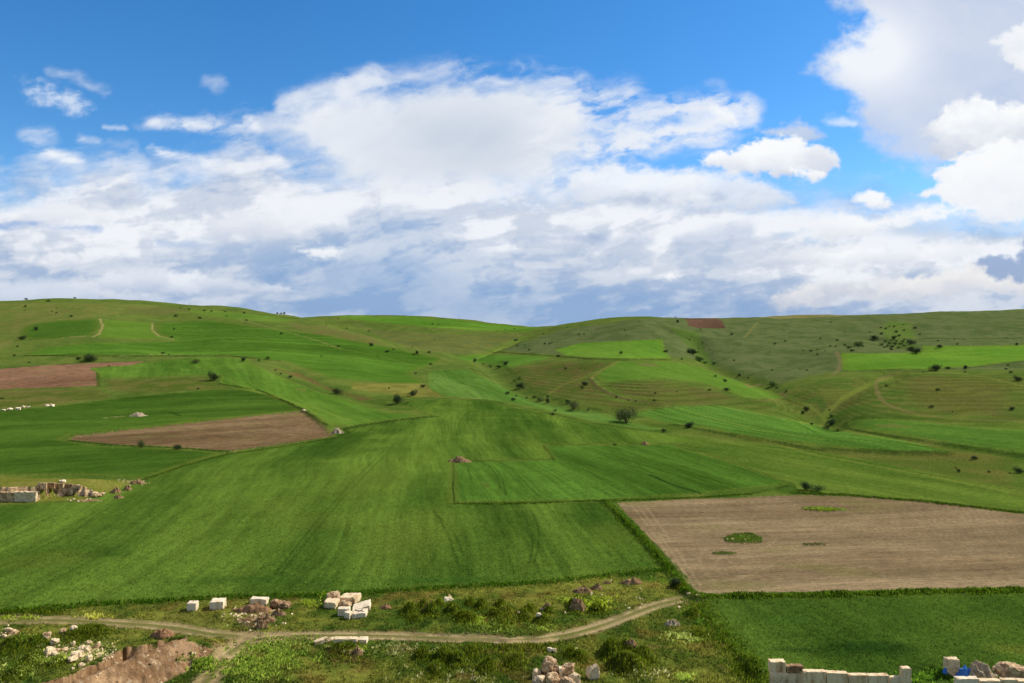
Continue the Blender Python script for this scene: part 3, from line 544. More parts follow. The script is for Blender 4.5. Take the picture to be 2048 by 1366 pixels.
def ground_obj(name, rid, mat, label=None):
    q = quads[fr_ == rid]
    if not len(q): return
    u, inv = np.unique(q, return_inverse=True)
    o = mesh_np(name, VV[u], inv.reshape(q.shape), mat, CV[u])
    tag(o, label, None, None, 'structure'); return o
ground_obj('ground', 0, M_GRASS, 'rough grassy common in the foreground and between the fields')
ground_obj('hills', NF + 4, M_GRASS, 'grassy hills rising to the skyline')
ground_obj('dirt_track', 1, M_TRACK, 'two-rut earth tracks crossing the common and the hillsides')
ground_obj('excavated_soil', NF + 2, M_SPOIL, 'heap of brown spoil with stones beside an open trench at lower left')
for i, f in enumerate(FIELDS):
    ground_obj('crop_field' if f[0] == 'crop' else 'ploughed_field', i + 2, M_CROP if f[0] == 'crop' else M_SOIL, f[6])
# ------------------------------------------------------------------ stone, soil, plants
import bmesh
from mathutils import noise as mn, Matrix
def stone_mat(name, pale, mid, dark, stain, pits, seedoff=0.0, streak=False):
    m, n, b = new_mat(name, 0.85, 0.25)
    tc = n.nodes.new('ShaderNodeTexCoord'); oi = n.nodes.new('ShaderNodeObjectInfo')
    ad = n.nodes.new('ShaderNodeVectorMath'); ad.operation = 'ADD'; sc = n.nodes.new('ShaderNodeVectorMath'); sc.operation = 'SCALE'; sc.inputs['Scale'].default_value = 37.0
    cb = n.nodes.new('ShaderNodeCombineXYZ'); n.links.new(oi.outputs['Random'], cb.inputs[0]); n.links.new(oi.outputs['Random'], cb.inputs[1]); n.links.new(cb.outputs[0], sc.inputs[0])
    n.links.new(tc.outputs['Object'], ad.inputs[0]); n.links.new(sc.outputs[0], ad.inputs[1])
    vec = ad.outputs[0]
    if streak:
        mp = n.nodes.new('ShaderNodeMapping'); mp.inputs['Scale'].default_value = (1.0, 1.0, 0.3); n.links.new(vec, mp.inputs['Vector']); v2 = mp.outputs[0]
    else: v2 = vec
    a = noise(n, v2, 1.1, 6, 0.65, 0.4); r = ramp(n, [(0.30, dark), (0.30 + 0.3 * stain, mid), (0.55, pale), (0.8, pale)])
    n.links.new(a.outputs[0], r.inputs[0])
    c = noise(n, vec, 4.5, 5, 0.7); r2 = ramp(n, [(0.28, (0.10, 0.065, 0.035)), (0.28 + pits, (1, 1, 1))]); n.links.new(c.outputs[0], r2.inputs[0])
    mm = n.nodes.new('ShaderNodeMix'); mm.data_type = 'RGBA'; mm.blend_type = 'MULTIPLY'; mm.inputs[0].default_value = 0.85
    n.links.new(r.outputs[0], mm.inputs[6]); n.links.new(r2.outputs[0], mm.inputs[7]); n.links.new(mm.outputs[2], b.inputs['Base Color'])
    bp = n.nodes.new('ShaderNodeBump'); bp.inputs['Strength'].default_value = 0.7; bp.inputs['Distance'].default_value = 0.12; n.links.new(c.outputs[0], bp.inputs['Height']); n.links.new(bp.outputs[0], b.inputs['Normal'])
    return m
M_MARBLE = stone_mat('sawn_pale_stone', (0.86, 0.73, 0.52), (0.70, 0.55, 0.35), (0.40, 0.28, 0.15), 0.2, 0.10, 0, True)
M_WALL = stone_mat('weathered_block_stone', (0.88, 0.69, 0.43), (0.66, 0.46, 0.25), (0.28, 0.15, 0.06), 0.35, 0.14, 0, True)
M_ROUGH = stone_mat('rough_limestone', (0.72, 0.53, 0.31), (0.48, 0.30, 0.15), (0.16, 0.09, 0.05), 0.6, 0.22)
M_BROWN = stone_mat('brown_stained_rock', (0.48, 0.32, 0.17), (0.34, 0.20, 0.10), (0.13, 0.07, 0.03), 0.7, 0.2)
M_PALE = stone_mat('pale_limestone', (0.82, 0.65, 0.41), (0.60, 0.44, 0.25), (0.28, 0.21, 0.14), 0.4, 0.15)
def dirt_mat(name, a_, b_, chip):
    m, n, b = new_mat(name, 1.0, 0.0); tc = n.nodes.new('ShaderNodeNewGeometry')
    a = noise(n, tc.outputs['Position'], 1.6, 6, 0.75); r = ramp(n, [(0.35, a_), (0.58, b_), (0.66, chip)]); n.links.new(a.outputs[0], r.inputs[0]); n.links.new(r.outputs[0], b.inputs['Base Color'])
    bp = n.nodes.new('ShaderNodeBump'); bp.inputs['Strength'].default_value = 0.8; bp.inputs['Distance'].default_value = 0.3; n.links.new(a.outputs[0], bp.inputs['Height']); n.links.new(bp.outputs[0], b.inputs['Normal'])
    return m
M_DIRT = dirt_mat('stony_soil', (0.15, 0.085, 0.035), (0.34, 0.22, 0.115), (0.52, 0.39, 0.24))
M_DIRTR = dirt_mat('reddish_soil', (0.20, 0.105, 0.045), (0.33, 0.19, 0.10), (0.46, 0.32, 0.19))
M_PEBB = dirt_mat('pale_rubble', (0.25, 0.18, 0.10), (0.50, 0.40, 0.26), (0.68, 0.57, 0.40))

ground_obj('quarry_face', NF + 3, M_ROUGH, 'rough brown cut rock face at the left edge')

def link_bm(name, bm, mat, parent=None, smooth=False):
    me = bpy.data.meshes.new(name); bm.to_mesh(me); bm.free(); me.materials.append(mat)
    if smooth:
        for p in me.polygons: p.use_smooth = True
    o = bpy.data.objects.new(name, me); C.objects.link(o)
    if parent: o.parent = parent
    return o
def block_bm(w_, d_, h_, rough, seed, sx=0.0, cut=None):
    """sawn block with its origin at the middle of its base; rough breaks its edges and faces"""
    bm = bmesh.new(); bmesh.ops.create_cube(bm, size=1.0)
    for v in bm.verts: v.co = Vector((v.co.x * w_, v.co.y * d_, (v.co.z + 0.5) * h_))
    if cut:
        for v in bm.verts: v.co.x += cut[0] * v.co.y; v.co.z += cut[1] * v.co.x * (1 if v.co.z > 0.1 else 0)
    mnm = min(w_, d_, h_)
    bmesh.ops.bevel(bm, geom=bm.edges[:] , offset=0.025 * mnm + 0.05 * rough * mnm, segments=1, affect='EDGES')
    bmesh.ops.subdivide_edges(bm, edges=[e for e in bm.edges if e.calc_length() > 0.2 * mnm], cuts=7, use_grid_fill=True)
    o = Vector((seed * 3.7, seed * 1.3, seed * 7.1))
    for v in bm.verts:
        p = v.co / (0.45 * mnm + 0.15) + o
        e = sum(1 for a, b in ((abs(v.co.x), w_ / 2), (abs(v.co.y), d_ / 2), (abs(v.co.z - h_ / 2), h_ / 2)) if a > b - 0.09 * mnm)
        k = (0.02 + 0.10 * rough) * mnm * (1.0 + 1.0 * (e >= 2))
        n3 = mn.noise_vector(p) + 0.5 * mn.noise_vector(p * 2.3)
        v.co += n3 * k * 0.7
        if e >= 2:
            q = mn.noise(p * 1.7 + Vector((9, 9, 9)))
            if q > 0.12: c = Vector((0, 0, h_ / 2)); v.co += (c - v.co) * min(0.5, (q - 0.12)) * (0.16 + 0.5 * rough)
    return bm
def boulder_bm(w_, d_, h_, rough, seed, sub=4, boxy=0.5):
    bm = bmesh.new(); bmesh.ops.create_icosphere(bm, subdivisions=sub, radius=1.0); rs = random.Random(seed)
    pl = [(Vector((rs.uniform(-1, 1), rs.uniform(-1, 1), rs.uniform(-0.8, 1))).normalized(), rs.uniform(0.62, 0.86)) for _ in range(9)]
    o = Vector((seed * 2.1, seed * 5.3, seed * 0.7))
    for v in bm.verts:
        p = v.co.copy(); mx = max(abs(p.x), abs(p.y), abs(p.z)); p = p.lerp(p / mx * 0.86, boxy)
        for nrm_, dd in pl:
            t = p.dot(nrm_) - dd
            if t > 0: p -= nrm_ * t * 0.92
        p += v.co * (mn.noise(p * 1.6 + o) * 0.16 + mn.noise(p * 4.1 + o) * 0.10 + mn.noise(p * 9 + o) * 0.05) * (0.5 + rough)
        v.co = Vector((p.x * w_ * 0.56, p.y * d_ * 0.56, (p.z + 0.72) * h_ * 0.58))
    return bm
def base(ul, ur, vb): return cast((ul + ur) / 2, vb)
def put_stone(name, label, cat, ul, ur, vb, vt, kind='block', df=0.9, rough=0.15, mat=None, rz=0.0, tx=0.0, ty=0.0, dz=0.0, group=None, seed=None, wf=1.0, cut=None, boxy=0.5, ref=None, dy=0.0):
    """stand a stone where the photo shows it: ul..ur its width, vb the foot of its front, vt the top of its front"""
    c = base(ul, ur, vb if ref is None else ref); m = c[1] / F; w_ = (ur - ul) * m * wf; h_ = (vb - vt) * m; d_ = w_ * df
    seed = seed if seed is not None else int(ul * 7 + vb) % 997
    bm = block_bm(w_, d_, h_, rough, seed, cut=cut) if kind == 'block' else boulder_bm(w_, d_, h_, rough, seed, 4 if (ur - ul) > 14 else 3, boxy)
    o = link_bm(name, bm, mat or (M_MARBLE if kind == 'block' else M_ROUGH), smooth=False)
    z = c[2] if ref is None else CAMZ + (c[1]) * (683 - vb) / F
    x_, y_ = c[0], c[1] + d_ / 2 + dy
    if ref is None: z = float(zat(x_, y_)[0])
    o.location = (x_, y_, z - 0.10 * h_ * (ref is None) * (1 if kind != 'block' else 0.4) + dz); o.rotation_euler = (R(tx), R(ty), R(rz))
    tag(o, label, cat, group); return o
# pair of sawn cubes and the slab beside the track
put_stone('stone_block', 'small pale sawn stone cube standing alone, leftmost block above the track', 'stone block', 373, 391, 1222, 1206, df=0.85, rough=0.02, rz=4)
put_stone('stone_block', 'larger pale sawn stone cube with grey streaks, right of the small lone cube', 'stone block', 418, 444, 1220, 1203, df=0.9, rough=0.03, rz=6)
put_stone('stone_slab', 'long low pale slab lying on top of the reddish soil heap', 'stone slab', 499, 533, 1211, 1199, df=0.45, rough=0.35, rz=-4, dz=0.1)
put_stone('boulder', 'round brown boulder touching the right end of the low slab', 'boulder', 538, 561, 1218, 1197, 'rock', 0.9, 0.5, M_BROWN)
put_stone('boulder', 'lower brown broken boulder right of the round brown boulder', 'boulder', 557, 578, 1218, 1203, 'rock', 0.9, 0.9, M_BROWN)
G = 'quarried stones dumped in a pile beside the field'
put_stone('boulder', 'rough brown and white boulder at the back left of the stone pile', 'boulder', 646, 678, 1207, 1185, 'rock', 0.8, 0.5, M_ROUGH, group=G, boxy=0.8)
put_stone('stone_block', 'white topped block with rough brown front at the back right of the pile', 'stone block', 679, 714, 1209, 1194, df=0.75, rough=0.25, mat=M_WALL, rz=-6, group=G, cut=(0.2, 0.05))
put_stone('stone_block', 'white topped block tilted forward at the left of the stone pile', 'stone block', 648, 674, 1217, 1203, df=0.8, rough=0.2, mat=M_WALL, rz=-12, tx=6, group=G)
put_stone('boulder', 'brown rounded rock wedged in the middle of the stone pile', 'boulder', 677, 701, 1216, 1202, 'rock', 0.8, 0.5, M_ROUGH, group=G)
put_stone('stone_slab', 'big white slab tilted down to the left at the right of the pile', 'stone slab', 704, 739, 1224, 1213, df=0.75, rough=0.2, rz=22, ty=-9, tx=5, group=G, mat=M_MARBLE, cut=(0.3, 0))
put_stone('stone_block', 'white block with level seam at the front left of the pile', 'stone block', 675, 698, 1232, 1217, df=0.6, rough=0.05, group=G)
put_stone('stone_block', 'small pale cube turned cornerwise at the very front of the pile', 'stone block', 688, 703, 1239, 1225, df=0.9, rough=0.06, rz=-24, group=G, wf=0.85)
slab = put_stone('stone_slab', 'white slab with dark scrawled marks on top at the front right of the pile', 'stone slab', 704, 731, 1237, 1226, df=0.85, rough=0.25, group=G, mat=M_MARBLE, rz=12, cut=(0.2, 0))
# dark scrawl on that slab
mk_, nn_, bb_ = new_mat('dark_paint', 0.8); bb_.inputs['Base Color'].default_value = (0.04, 0.035, 0.05, 1)
bm = bmesh.new(); m_ = slab.location.y / F; hz_ = 11 * m_ + 0.05
for (x1, y1), (x2, y2) in (((-0.9, 0.75), (0.75, -0.55)), ((-0.35, -0.6), (0.55, 0.7)), ((-0.9, 0.1), (-0.35, 0.35))):
    a = Vector((x1, y1, hz_)); b = Vector((x2, y2, hz_)); n_ = Vector((-(b - a).y, (b - a).x, 0)).normalized() * 0.07
    q = [bm.verts.new(p) for p in (a - n_, b - n_, b + n_, a + n_)]; f_ = bm.faces.new(q)
r_ = bmesh.ops.extrude_face_region(bm, geom=bm.faces[:]); bmesh.ops.translate(bm, verts=[g for g in r_['geom'] if isinstance(g, bmesh.types.BMVert)], vec=(0, 0, 0.03))
link_bm('painted_mark', bm, mk_, slab)
# stones edging the low bank below the track
put_stone('stone_slab', 'pale slab leaning at the left end of the row along the track', 'stone slab', 628, 654, 1288, 1280, df=0.4, rough=0.2, rz=30, ty=-8, mat=M_PALE)
put_stone('rock', 'small white rock between the leaning slab and the long flat stone', 'rock', 654, 667, 1284, 1276, 'rock', 0.9, 0.4, M_PALE)
put_stone('stone_slab', 'long flat half buried pale stone below the track', 'stone slab', 667, 714, 1284, 1277, df=0.3, rough=0.6, mat=M_PALE)
put_stone('stone_block', 'pale sawn block at the right end of the row below the track', 'stone block', 716, 733, 1287, 1278, df=1.0, rough=0.06, rz=-3)
put_stone('rock', 'small pink grey rock under the sawn block at the end of the row', 'rock', 708, 722, 1310, 1300, 'rock', 1, 0.8, M_ROUGH)
# bottom centre boulders
G = 'rough boulders heaped at the bottom of the view'
put_stone('boulder', 'tallest round pitted boulder at the top left of the bottom heap', 'boulder', 1080, 1115, 1356, 1317, 'rock', 0.9, 0.55, M_ROUGH, group=G)
put_stone('boulder', 'squarish pitted boulder at the top right of the bottom heap', 'boulder', 1119, 1152, 1360, 1327, 'rock', 0.8, 0.5, M_ROUGH, group=G, boxy=0.9)
put_stone('boulder', 'brown boulder with a white sawn edge in the middle of the bottom heap', 'boulder', 1107, 1127, 1363, 1335, 'rock', 0.8, 0.5, M_BROWN, group=G, boxy=0.8)
put_stone('stone_slab', 'thin white sawn slab standing on end between two boulders', 'stone slab', 1120, 1126, 1362, 1336, df=2.0, rough=0.08, ty=-5, group=G)
put_stone('boulder', 'small pale boulder at the left end of the bottom heap', 'boulder', 1064, 1082, 1358, 1338, 'rock', 0.9, 0.4, M_PALE, group=G, boxy=0.8)
put_stone('boulder', 'pale flat topped boulder at the front left of the bottom heap', 'boulder', 1065, 1091, 1376, 1352, 'rock', 0.9, 0.35, M_PALE, group=G, boxy=0.95)
put_stone('boulder', 'pointed brown boulder at the front middle of the bottom heap', 'boulder', 1093, 1122, 1379, 1348, 'rock', 0.9, 0.5, M_ROUGH, group=G)
put_stone('boulder', 'pale boulder at the front right of the bottom heap', 'boulder', 1134, 1162, 1378, 1348, 'rock', 0.9, 0.35, M_PALE, group=G, boxy=0.95)
put_stone('boulder', 'low brown rock at the bottom edge in front of the heap', 'boulder', 1120, 1150, 1387, 1359, 'rock', 0.9, 0.5, M_ROUGH, group=G)
put_stone('boulder', 'tall slanted pale boulder standing alone right of the bottom heap', 'boulder', 1172, 1199, 1360, 1326, 'rock', 0.7, 0.3, M_PALE, boxy=0.9, seed=12)
# block wall at lower right
G = 'large sawn blocks set out as a wall at lower right'
def wallb(label, ul, ur, vt, vb=1385, **k):
    kw = dict(df=0.30, rough=0.12, mat=M_WALL, group=G); kw.update(k)
    return put_stone('stone_block', label, 'stone block', ul, ur, vb, vt, **kw)
wallb('pale upright block topping the left end of the stone wall', 1541, 1572, 1324, 1346, ref=1378, df=0.5, rough=0.05)
wallb('rough pale block under the upright one at the left end of the wall', 1542, 1577, 1346, 1380, rough=0.35, mat=M_PALE)
wallb('brown stained rough block lying second from the left on the wall', 1574, 1608, 1332, 1346, ref=1378, rough=0.4, mat=M_BROWN, df=0.35)
wallb('weathered block carrying the brown stained one in the wall', 1576, 1607, 1346, 1378, rough=0.1)
wallb('wide wall block with a broken top right corner', 1608, 1652, 1342, rough=0.22, seed=5)
wallb('wide wall block with sloping top in the middle of the wall', 1654, 1697, 1345, rough=0.10, cut=(0, -0.05))
wallb('wall block with a dark round hole near its right top', 1699, 1736, 1349, rough=0.06)
wallb('wall block second before the upright end pillar', 1738, 1779, 1350, rough=0.10)
wallb('short wall block touching the upright end pillar', 1781, 1806, 1353, rough=0.05)
wallb('narrow upright stone pillar ending the wall', 1805, 1823, 1335, rough=0.05, df=0.7)
G = 'blocks and rubble behind the second wall at the right corner'
wallb('upright rough pale block beside the blue sheet', 1895, 1920, 1320, 1352, rough=0.35, mat=M_PALE, group=G, df=0.6)
put_stone('boulder', 'rounded rock at the foot of the upright block by the blue sheet', 'boulder', 1904, 1924, 1355, 1340, 'rock', 0.9, 0.5, M_ROUGH, group=G)
wallb('first white topped block at the left of the corner wall', 1915, 1959, 1356, 1400, group=G, mat=M_MARBLE)
wallb('second block of the corner wall under the rubble heap', 1961, 2003, 1360, 1400, group=G)
put_stone('boulder', 'very large grey brown boulder lying on the wall at the right edge', 'boulder', 2003, 2064, 1357, 1326, 'rock', 0.6, 0.5, M_ROUGH, group=G, boxy=0.95)
wallb('block under the very large boulder at the right edge', 2005, 2036, 1358, 1400, group=G, mat=M_WALL)
wallb('cut block in the bottom right corner', 2038, 2085, 1361, 1400, group=G, mat=M_PALE)
# rocks and rubble at lower left
G = 'pale boulders lying among weeds at lower left'
LR = [(8,22,1265,1257,'grey white rock at the far left edge above the weeds',M_PALE),(0,10,1276,1270,'flat pale rock cut by the left edge',M_PALE),(14,30,1271,1264,'flat pale rock right of the grey white rock',M_ROUGH),
 (80,98,1276,1261,'tall pitted boulder alone on the grassy bank',M_ROUGH),(117,130,1268,1257,'pinkish pointed rock near the track',M_ROUGH),(138,151,1262,1253,'small grey rock nearest the track at left',M_PALE),
 (98,114,1291,1278,'pale slanting rock above the main cluster',M_PALE),(141,149,1292,1283,'small white rock in the middle of the weeds',M_PALE),(192,199,1291,1285,'small white rock at the right of the cluster',M_PALE),
 (79,102,1312,1297,'wide pale boulder at the left end of the cluster',M_PALE),(101,113,1314,1304,'small pale rock right of the wide boulder',M_PALE),(105,117,1306,1297,'rounded rock behind the small pale one',M_ROUGH),
 (134,156,1320,1306,'large pale boulder in the centre of the cluster',M_PALE),(126,149,1326,1315,'flat white boulder at the front of the cluster',M_PALE),(151,165,1318,1304,'leaning pale boulder right of the centre one',M_PALE),
 (164,176,1306,1292,'upright pale rock at the top of the cluster',M_PALE),(152,167,1303,1294,'pale rock left of the upright one',M_PALE),(167,181,1324,1311,'grey rock near the edge of the spoil',M_PALE),(153,167,1335,1329,'flat white rock beside the spoil heap',M_PALE),
 (181,197,1299,1291,'brown grey rock above the spoil heap',M_ROUGH),(120,132,1304,1297,'half buried pale rock between the boulders',M_ROUGH),(172,182,1290,1282,'broken pink rock high in the cluster',M_ROUGH)]
for k, (a, b, vb, vt, lab, mt) in enumerate(LR):
    put_stone('boulder' if b - a > 12 else 'rock', lab, 'boulder' if b - a > 12 else 'rock', a, b, vb, vt - 1, 'rock', 0.9, 0.45, mt, rz=k * 37, group=G, boxy=0.6)
# small stones elsewhere
SM = [(887,906,1202,1197,'thin white slab lying in the grass above the hummocks',M_MARBLE),(895,903,1197,1189,'small white stone beside the thin white slab',M_PALE),(1080,1090,1221,1216,'small white stone among the hummocks',M_MARBLE),(1073,1084,1236,1229,'narrow white stone leaning on a hummock',M_MARBLE),
 (1034,1041,1228,1224,'tiny white stone left of the narrow leaning stone',M_PALE),(1128,1133,1227,1223,'tiny white stone right of the hummocks',M_PALE),(1093,1106,1303,1297,'broken white stone in the grass above the bottom heap',M_MARBLE),(1104,1114,1305,1296,'second broken white stone above the bottom heap',M_PALE),(1148,1157,1299,1295,'small white stone on the bare strip right of the broken ones',M_MARBLE),
 (114,129,964,960,'white rock in the yellow grass above the quarry ledge',M_MARBLE),(1374,1382,1190,1186,'small pale stone at the corner of the bare field',M_PALE),(1355,1362,1216,1213,'small pale stone by the end of the track',M_PALE),(1334,1348,1250,1243,'pale rubble stone near the lower right crop edge',M_ROUGH),
 (10,22,820,816,'white stone in the left pasture, first of the scatter',M_MARBLE),(28,38,819,814,'white stone in the left pasture, second of the scatter',M_MARBLE),(40,48,816,810,'tallest white stone of the left pasture scatter',M_PALE),(50,58,815,812,'white stone at the right end of the left pasture scatter',M_MARBLE),(0,8,821,818,'flat white stone at the left frame edge in the pasture',M_MARBLE),
 (88,96,812,808,'left one of two white stones on the left pasture',M_MARBLE),(97,107,813,809,'right one of two white stones on the left pasture',M_MARBLE),(603,612,822,818,'pale stone at the top corner of the brown wedge field',M_PALE)]
for k, (a, b, vb, vt, lab, mt) in enumerate(SM): put_stone('rock', lab, 'rock', a, b, vb + 1, vt, 'rock', 0.8, 0.4, mt, rz=k * 53, boxy=0.8)
# rock ledge of the small quarry
G = 'rock faces of the small quarry at the left edge'
put_stone('rock_ledge', 'square cut pale rock mass at the right front of the quarry', 'rock ledge', 27, 71, 1004, 983, 'block', 0.16, 1.1, M_PALE, group=G, boxy=0.97)
put_stone('rock_ledge', 'brown cut rock mass at the left frame edge of the quarry', 'rock ledge', -25, 26, 1004, 984, 'block', 0.16, 1.1, M_ROUGH, group=G)
for k, (a, b, vb, vt, lab) in enumerate([(72,88,990,975,'white and brown rock just right of the square quarry mass'),(88,104,988,974,'brown ledge rock in the middle of the quarry face'),(104,122,987,975,'pale ledge rock under the grassy rim'),(122,140,986,976,'brown ledge rock near the right of the quarry face'),(141,158,986,978,'last low ledge rock of the quarry face')]):
    put_stone('rock_ledge', lab, 'rock ledge', a, b + 2, vb, vt + 2, 'block', 0.25, 0.9, M_ROUGH if k % 2 == 0 else M_BROWN, group=G, dy=0.5)
put_stone('rock', 'pale broken rocks at the right end of the quarry', 'rock', 183, 198, 995, 987, 'rock', 0.9, 0.9, M_ROUGH, group=G)
put_stone('rock', 'flat pale rock tailing off from the quarry', 'rock', 196, 208, 990, 986, 'rock', 0.9, 0.9, M_ROUGH, group=G)

# heaps of soil and rubble
def heap(label, ul, ur, vb, vt, mat, df=0.7, seed=1, name='soil_heap', cat='soil heap', group=None, rz=0.0, pw=1.0):
    c = base(ul, ur, vb); m = c[1] / F; w_ = (ur - ul) * m; h_ = (vb - vt) * m * 0.8; d_ = w_ * df; n = 40
    o3 = Vector((seed * 1.7, seed * 3.1, 0)); cx, cy = c[0], c[1] + d_ * 0.35; bm = bmesh.new(); g = []
    cr, sr = math.cos(R(rz)), math.sin(R(rz))
    gx = np.linspace(-1, 1, n); pts = [(a * w_ * 0.58, b * d_ * 0.58) for a in gx for b in gx]
    wx = np.array([cx + p[0] * cr - p[1] * sr for p in pts]); wy = np.array([cy + p[0] * sr + p[1] * cr for p in pts]); wz = zat(wx, wy)
    for q, (px, py) in enumerate(pts):
        a, b = px / (w_ * 0.5), py / (d_ * 0.5); r_ = math.hypot(a, b); p = Vector((px, py, 0)) / (0.22 * w_) + o3
        r_ *= 1 + 0.35 * mn.noise(p)
        zz = h_ * max(0, 1 - r_ ** 2.1) ** (1.2 * pw) * (1 + 0.6 * mn.noise(p * 1.9)) + 0.07 * h_ * mn.noise(p * 6) * (r_ < 1) - 0.22 * (r_ > 0.98)
        g.append(bm.verts.new((wx[q] - cx, wy[q] - cy, wz[q] - c[2] + zz)))
    for i in range(n - 1):
        for j in range(n - 1): bm.faces.new((g[i * n + j], g[(i + 1) * n + j], g[(i + 1) * n + j + 1], g[i * n + j + 1]))
    ob = link_bm(name, bm, mat, smooth=True); ob.location = (cx, cy, c[2]); tag(ob, label, cat, group); return ob
heap('flat reddish soil heap under the long low slab', 464, 548, 1226, 1209, M_DIRTR, 0.35, 2)
heap('brown rubble heap running down to the track junction, upper part', 540, 572, 1232, 1218, M_DIRT, 0.5, 3)
heap('middle of the brown rubble strip above the track junction', 506, 552, 1246, 1230, M_DIRT, 0.4, 4)
heap('lowest rubble heap right above the track junction', 508, 534, 1258, 1240, M_DIRT, 0.6, 5)
heap('scatter of brown rubble left of the rubble strip', 470, 512, 1243, 1237, M_DIRT, 0.4, 6)
heap('brown heap beyond the trench at lower left', 298, 344, 1277, 1258, M_DIRTR, 0.6, 7)
heap('wide grey brown gravel heap at the lower edge of the wheat, rightmost', 1240, 1291, 1169, 1156, M_DIRT, 0.4, 8)
heap('low gravel heap left of a taller twin under the wheat', 1145, 1188, 1186, 1174, M_DIRT, 0.45, 9)
heap('taller gravel heap touching the low one under the wheat', 1182, 1207, 1180, 1167, M_DIRT, 0.6, 10)
heap('tiny flat gravel heap between the taller and the widest heap', 1205, 1226, 1168, 1162, M_DIRT, 0.5, 11)
heap('gravel heap under a tuft of tall grass among the hummocks', 1138, 1174, 1221, 1202, M_DIRT, 0.6, 12)
heap('small gravel heap left of the tufted one', 1080, 1105, 1215, 1203, M_DIRT, 0.6, 13)
heap('low gravel crest behind the dark grass hummocks', 1250, 1282, 1295, 1284, M_DIRT, 0.5, 14)
heap('brown stone heap at the corner of the striped field', 896, 941, 925, 913, M_DIRT, 0.45, 15)
heap('small brown heap at the top edge of the striped field', 1281, 1299, 890, 882, M_DIRT, 0.6, 16)
heap('pale gravel heap in the green field above the brown wedge', 254, 290, 833, 825, M_PEBB, 0.5, 17)
heap('pale gravel heap at the right corner of the brown wedge field', 660, 685, 867, 855, M_PEBB, 0.7, 18)
heap('grey rubble heap at the tip of the yellow grass strip', 255, 290, 968, 959, M_DIRT, 0.5, 19)
heap('brown rubble heap right of the quarry, upper', 244, 262, 981, 970, M_DIRT, 0.7, 20)
heap('brown rubble heap right of the quarry, nearest to it', 219, 240, 986, 975, M_DIRT, 0.7, 21)
heap('low brown rubble heap right of the quarry, front', 224, 244, 997, 989, M_DIRT, 0.6, 22)
heap('pale debris strewn in front of the quarry', 144, 196, 1003, 1000, M_DIRT, 0.3, 23)
heap('reddish patch of soil left of the first hummocks', 758, 784, 1218, 1210, M_DIRTR, 0.6, 24)
heap('small reddish soil patch behind the first hummocks', 842, 866, 1212, 1206, M_DIRTR, 0.6, 25)
heap('pale rubble mound behind the corner wall', 1936, 2004, 1362, 1332, M_PEBB, 0.6, 26, 'rubble_heap', 'rubble heap')
heap('pinkish rubble under the end of the row below the track', 702, 726, 1312, 1296, M_DIRT, 0.8, 27)
heap('pink gravel at the field margin near the left rubble', 1328, 1364, 1252, 1240, M_PEBB, 0.5, 28)
heap('grey stone scatter on the skyline hill crest', 935, 952, 0, 0, M_DIRT) if False else None

# crumpled blue plastic sheets
mb, nb, bb = new_mat('blue_plastic', 0.45, 0.4); bb.inputs['Base Color'].default_value = (0.03, 0.19, 0.62, 1)
def sheet(label, ul, ur, vb, vt, seed):
    c = base(ul, ur, vb); m = c[1] / F; w_ = (ur - ul) * m; h_ = (vb - vt) * m * 0.72; bm = bmesh.new(); n = 34; g = []
    for i in range(n):
        for j in range(n):
            a, b = i / (n - 1) * 2 - 1, j / (n - 1) * 2 - 1; p = Vector((a * 1.8, b * 1.8, seed))
            r_ = math.hypot(a, b) * (1 + 0.3 * mn.noise(p))
            z = h_ * max(0, 1 - r_ ** 2.2) ** 1.2 * (0.95 + 0.5 * mn.noise(p * 1.3)) + 0.3 * h_ * abs(mn.noise(p * 2.6)) + 0.04
            g.append(bm.verts.new((a * w_ * 0.55 + 0.15 * mn.noise(p * 2), b * w_ * 0.4, z)))
    for i in range(n - 1):
        for j in range(n - 1): bm.faces.new((g[i * n + j], g[(i + 1) * n + j], g[(i + 1) * n + j + 1], g[i * n + j + 1]))
    o = link_bm('plastic_sheet', bm, mb, smooth=False); o.location = (c[0], c[1] + w_ * 0.4, c[2]); so_ = o.modifiers.new('thickness', 'SOLIDIFY'); so_.thickness = 0.02
    tag(o, label, 'plastic sheet')
sheet('crumpled bright blue plastic sheet heaped behind the corner wall', 1922, 1956, 1362, 1334, 3)
sheet('small dark blue plastic sheet left of the upright rough block', 1888, 1900, 1352, 1335, 8)

# stone chips over the spoil heap, gravel
def scatter_stones(name, pts, s0, s1, mat, label):
    base_v = np.array([[1,0,0],[-1,0,0],[0,1,0],[0,-1,0],[0,0,1],[0,0,-1]], float); base_f = np.array([[0,2,4],[2,1,4],[1,3,4],[3,0,4],[2,0,5],[1,2,5],[3,1,5],[0,3,5]])
    n = len(pts); s = s0 + (s1 - s0) * rng.random(n) ** 3; jit = 0.6 + 0.8 * rng.random((n, 6, 3)); th = rng.random(n) * 6.28
    V = base_v[None] * jit * s[:, None, None]; c_, s_ = np.cos(th), np.sin(th)
    x = V[..., 0] * c_[:, None] - V[..., 1] * s_[:, None]; y = V[..., 0] * s_[:, None] + V[..., 1] * c_[:, None] * 1.0
    V = np.stack([x, y, V[..., 2] * 0.7], -1) + pts[:, None, :]
    Fc = (base_f[None] + (np.arange(n) * 6)[:, None, None]).reshape(-1, 3)
    tag(mesh_np(name, V.reshape(-1, 3), Fc, mat, smooth=False), label, None, None, 'stuff')
ii, jj = np.nonzero(reg == NF + 2); sel = rng.choice(len(ii), min(len(ii), 800), replace=False)
P_ = np.stack([X[ii[sel], jj[sel]], Y[ii[sel], jj[sel]], Z[ii[sel], jj[sel]]], -1)
scatter_stones('stone_chips', P_, 0.05, 0.40, M_ROUGH, 'pale stones scattered over the brown spoil heap')
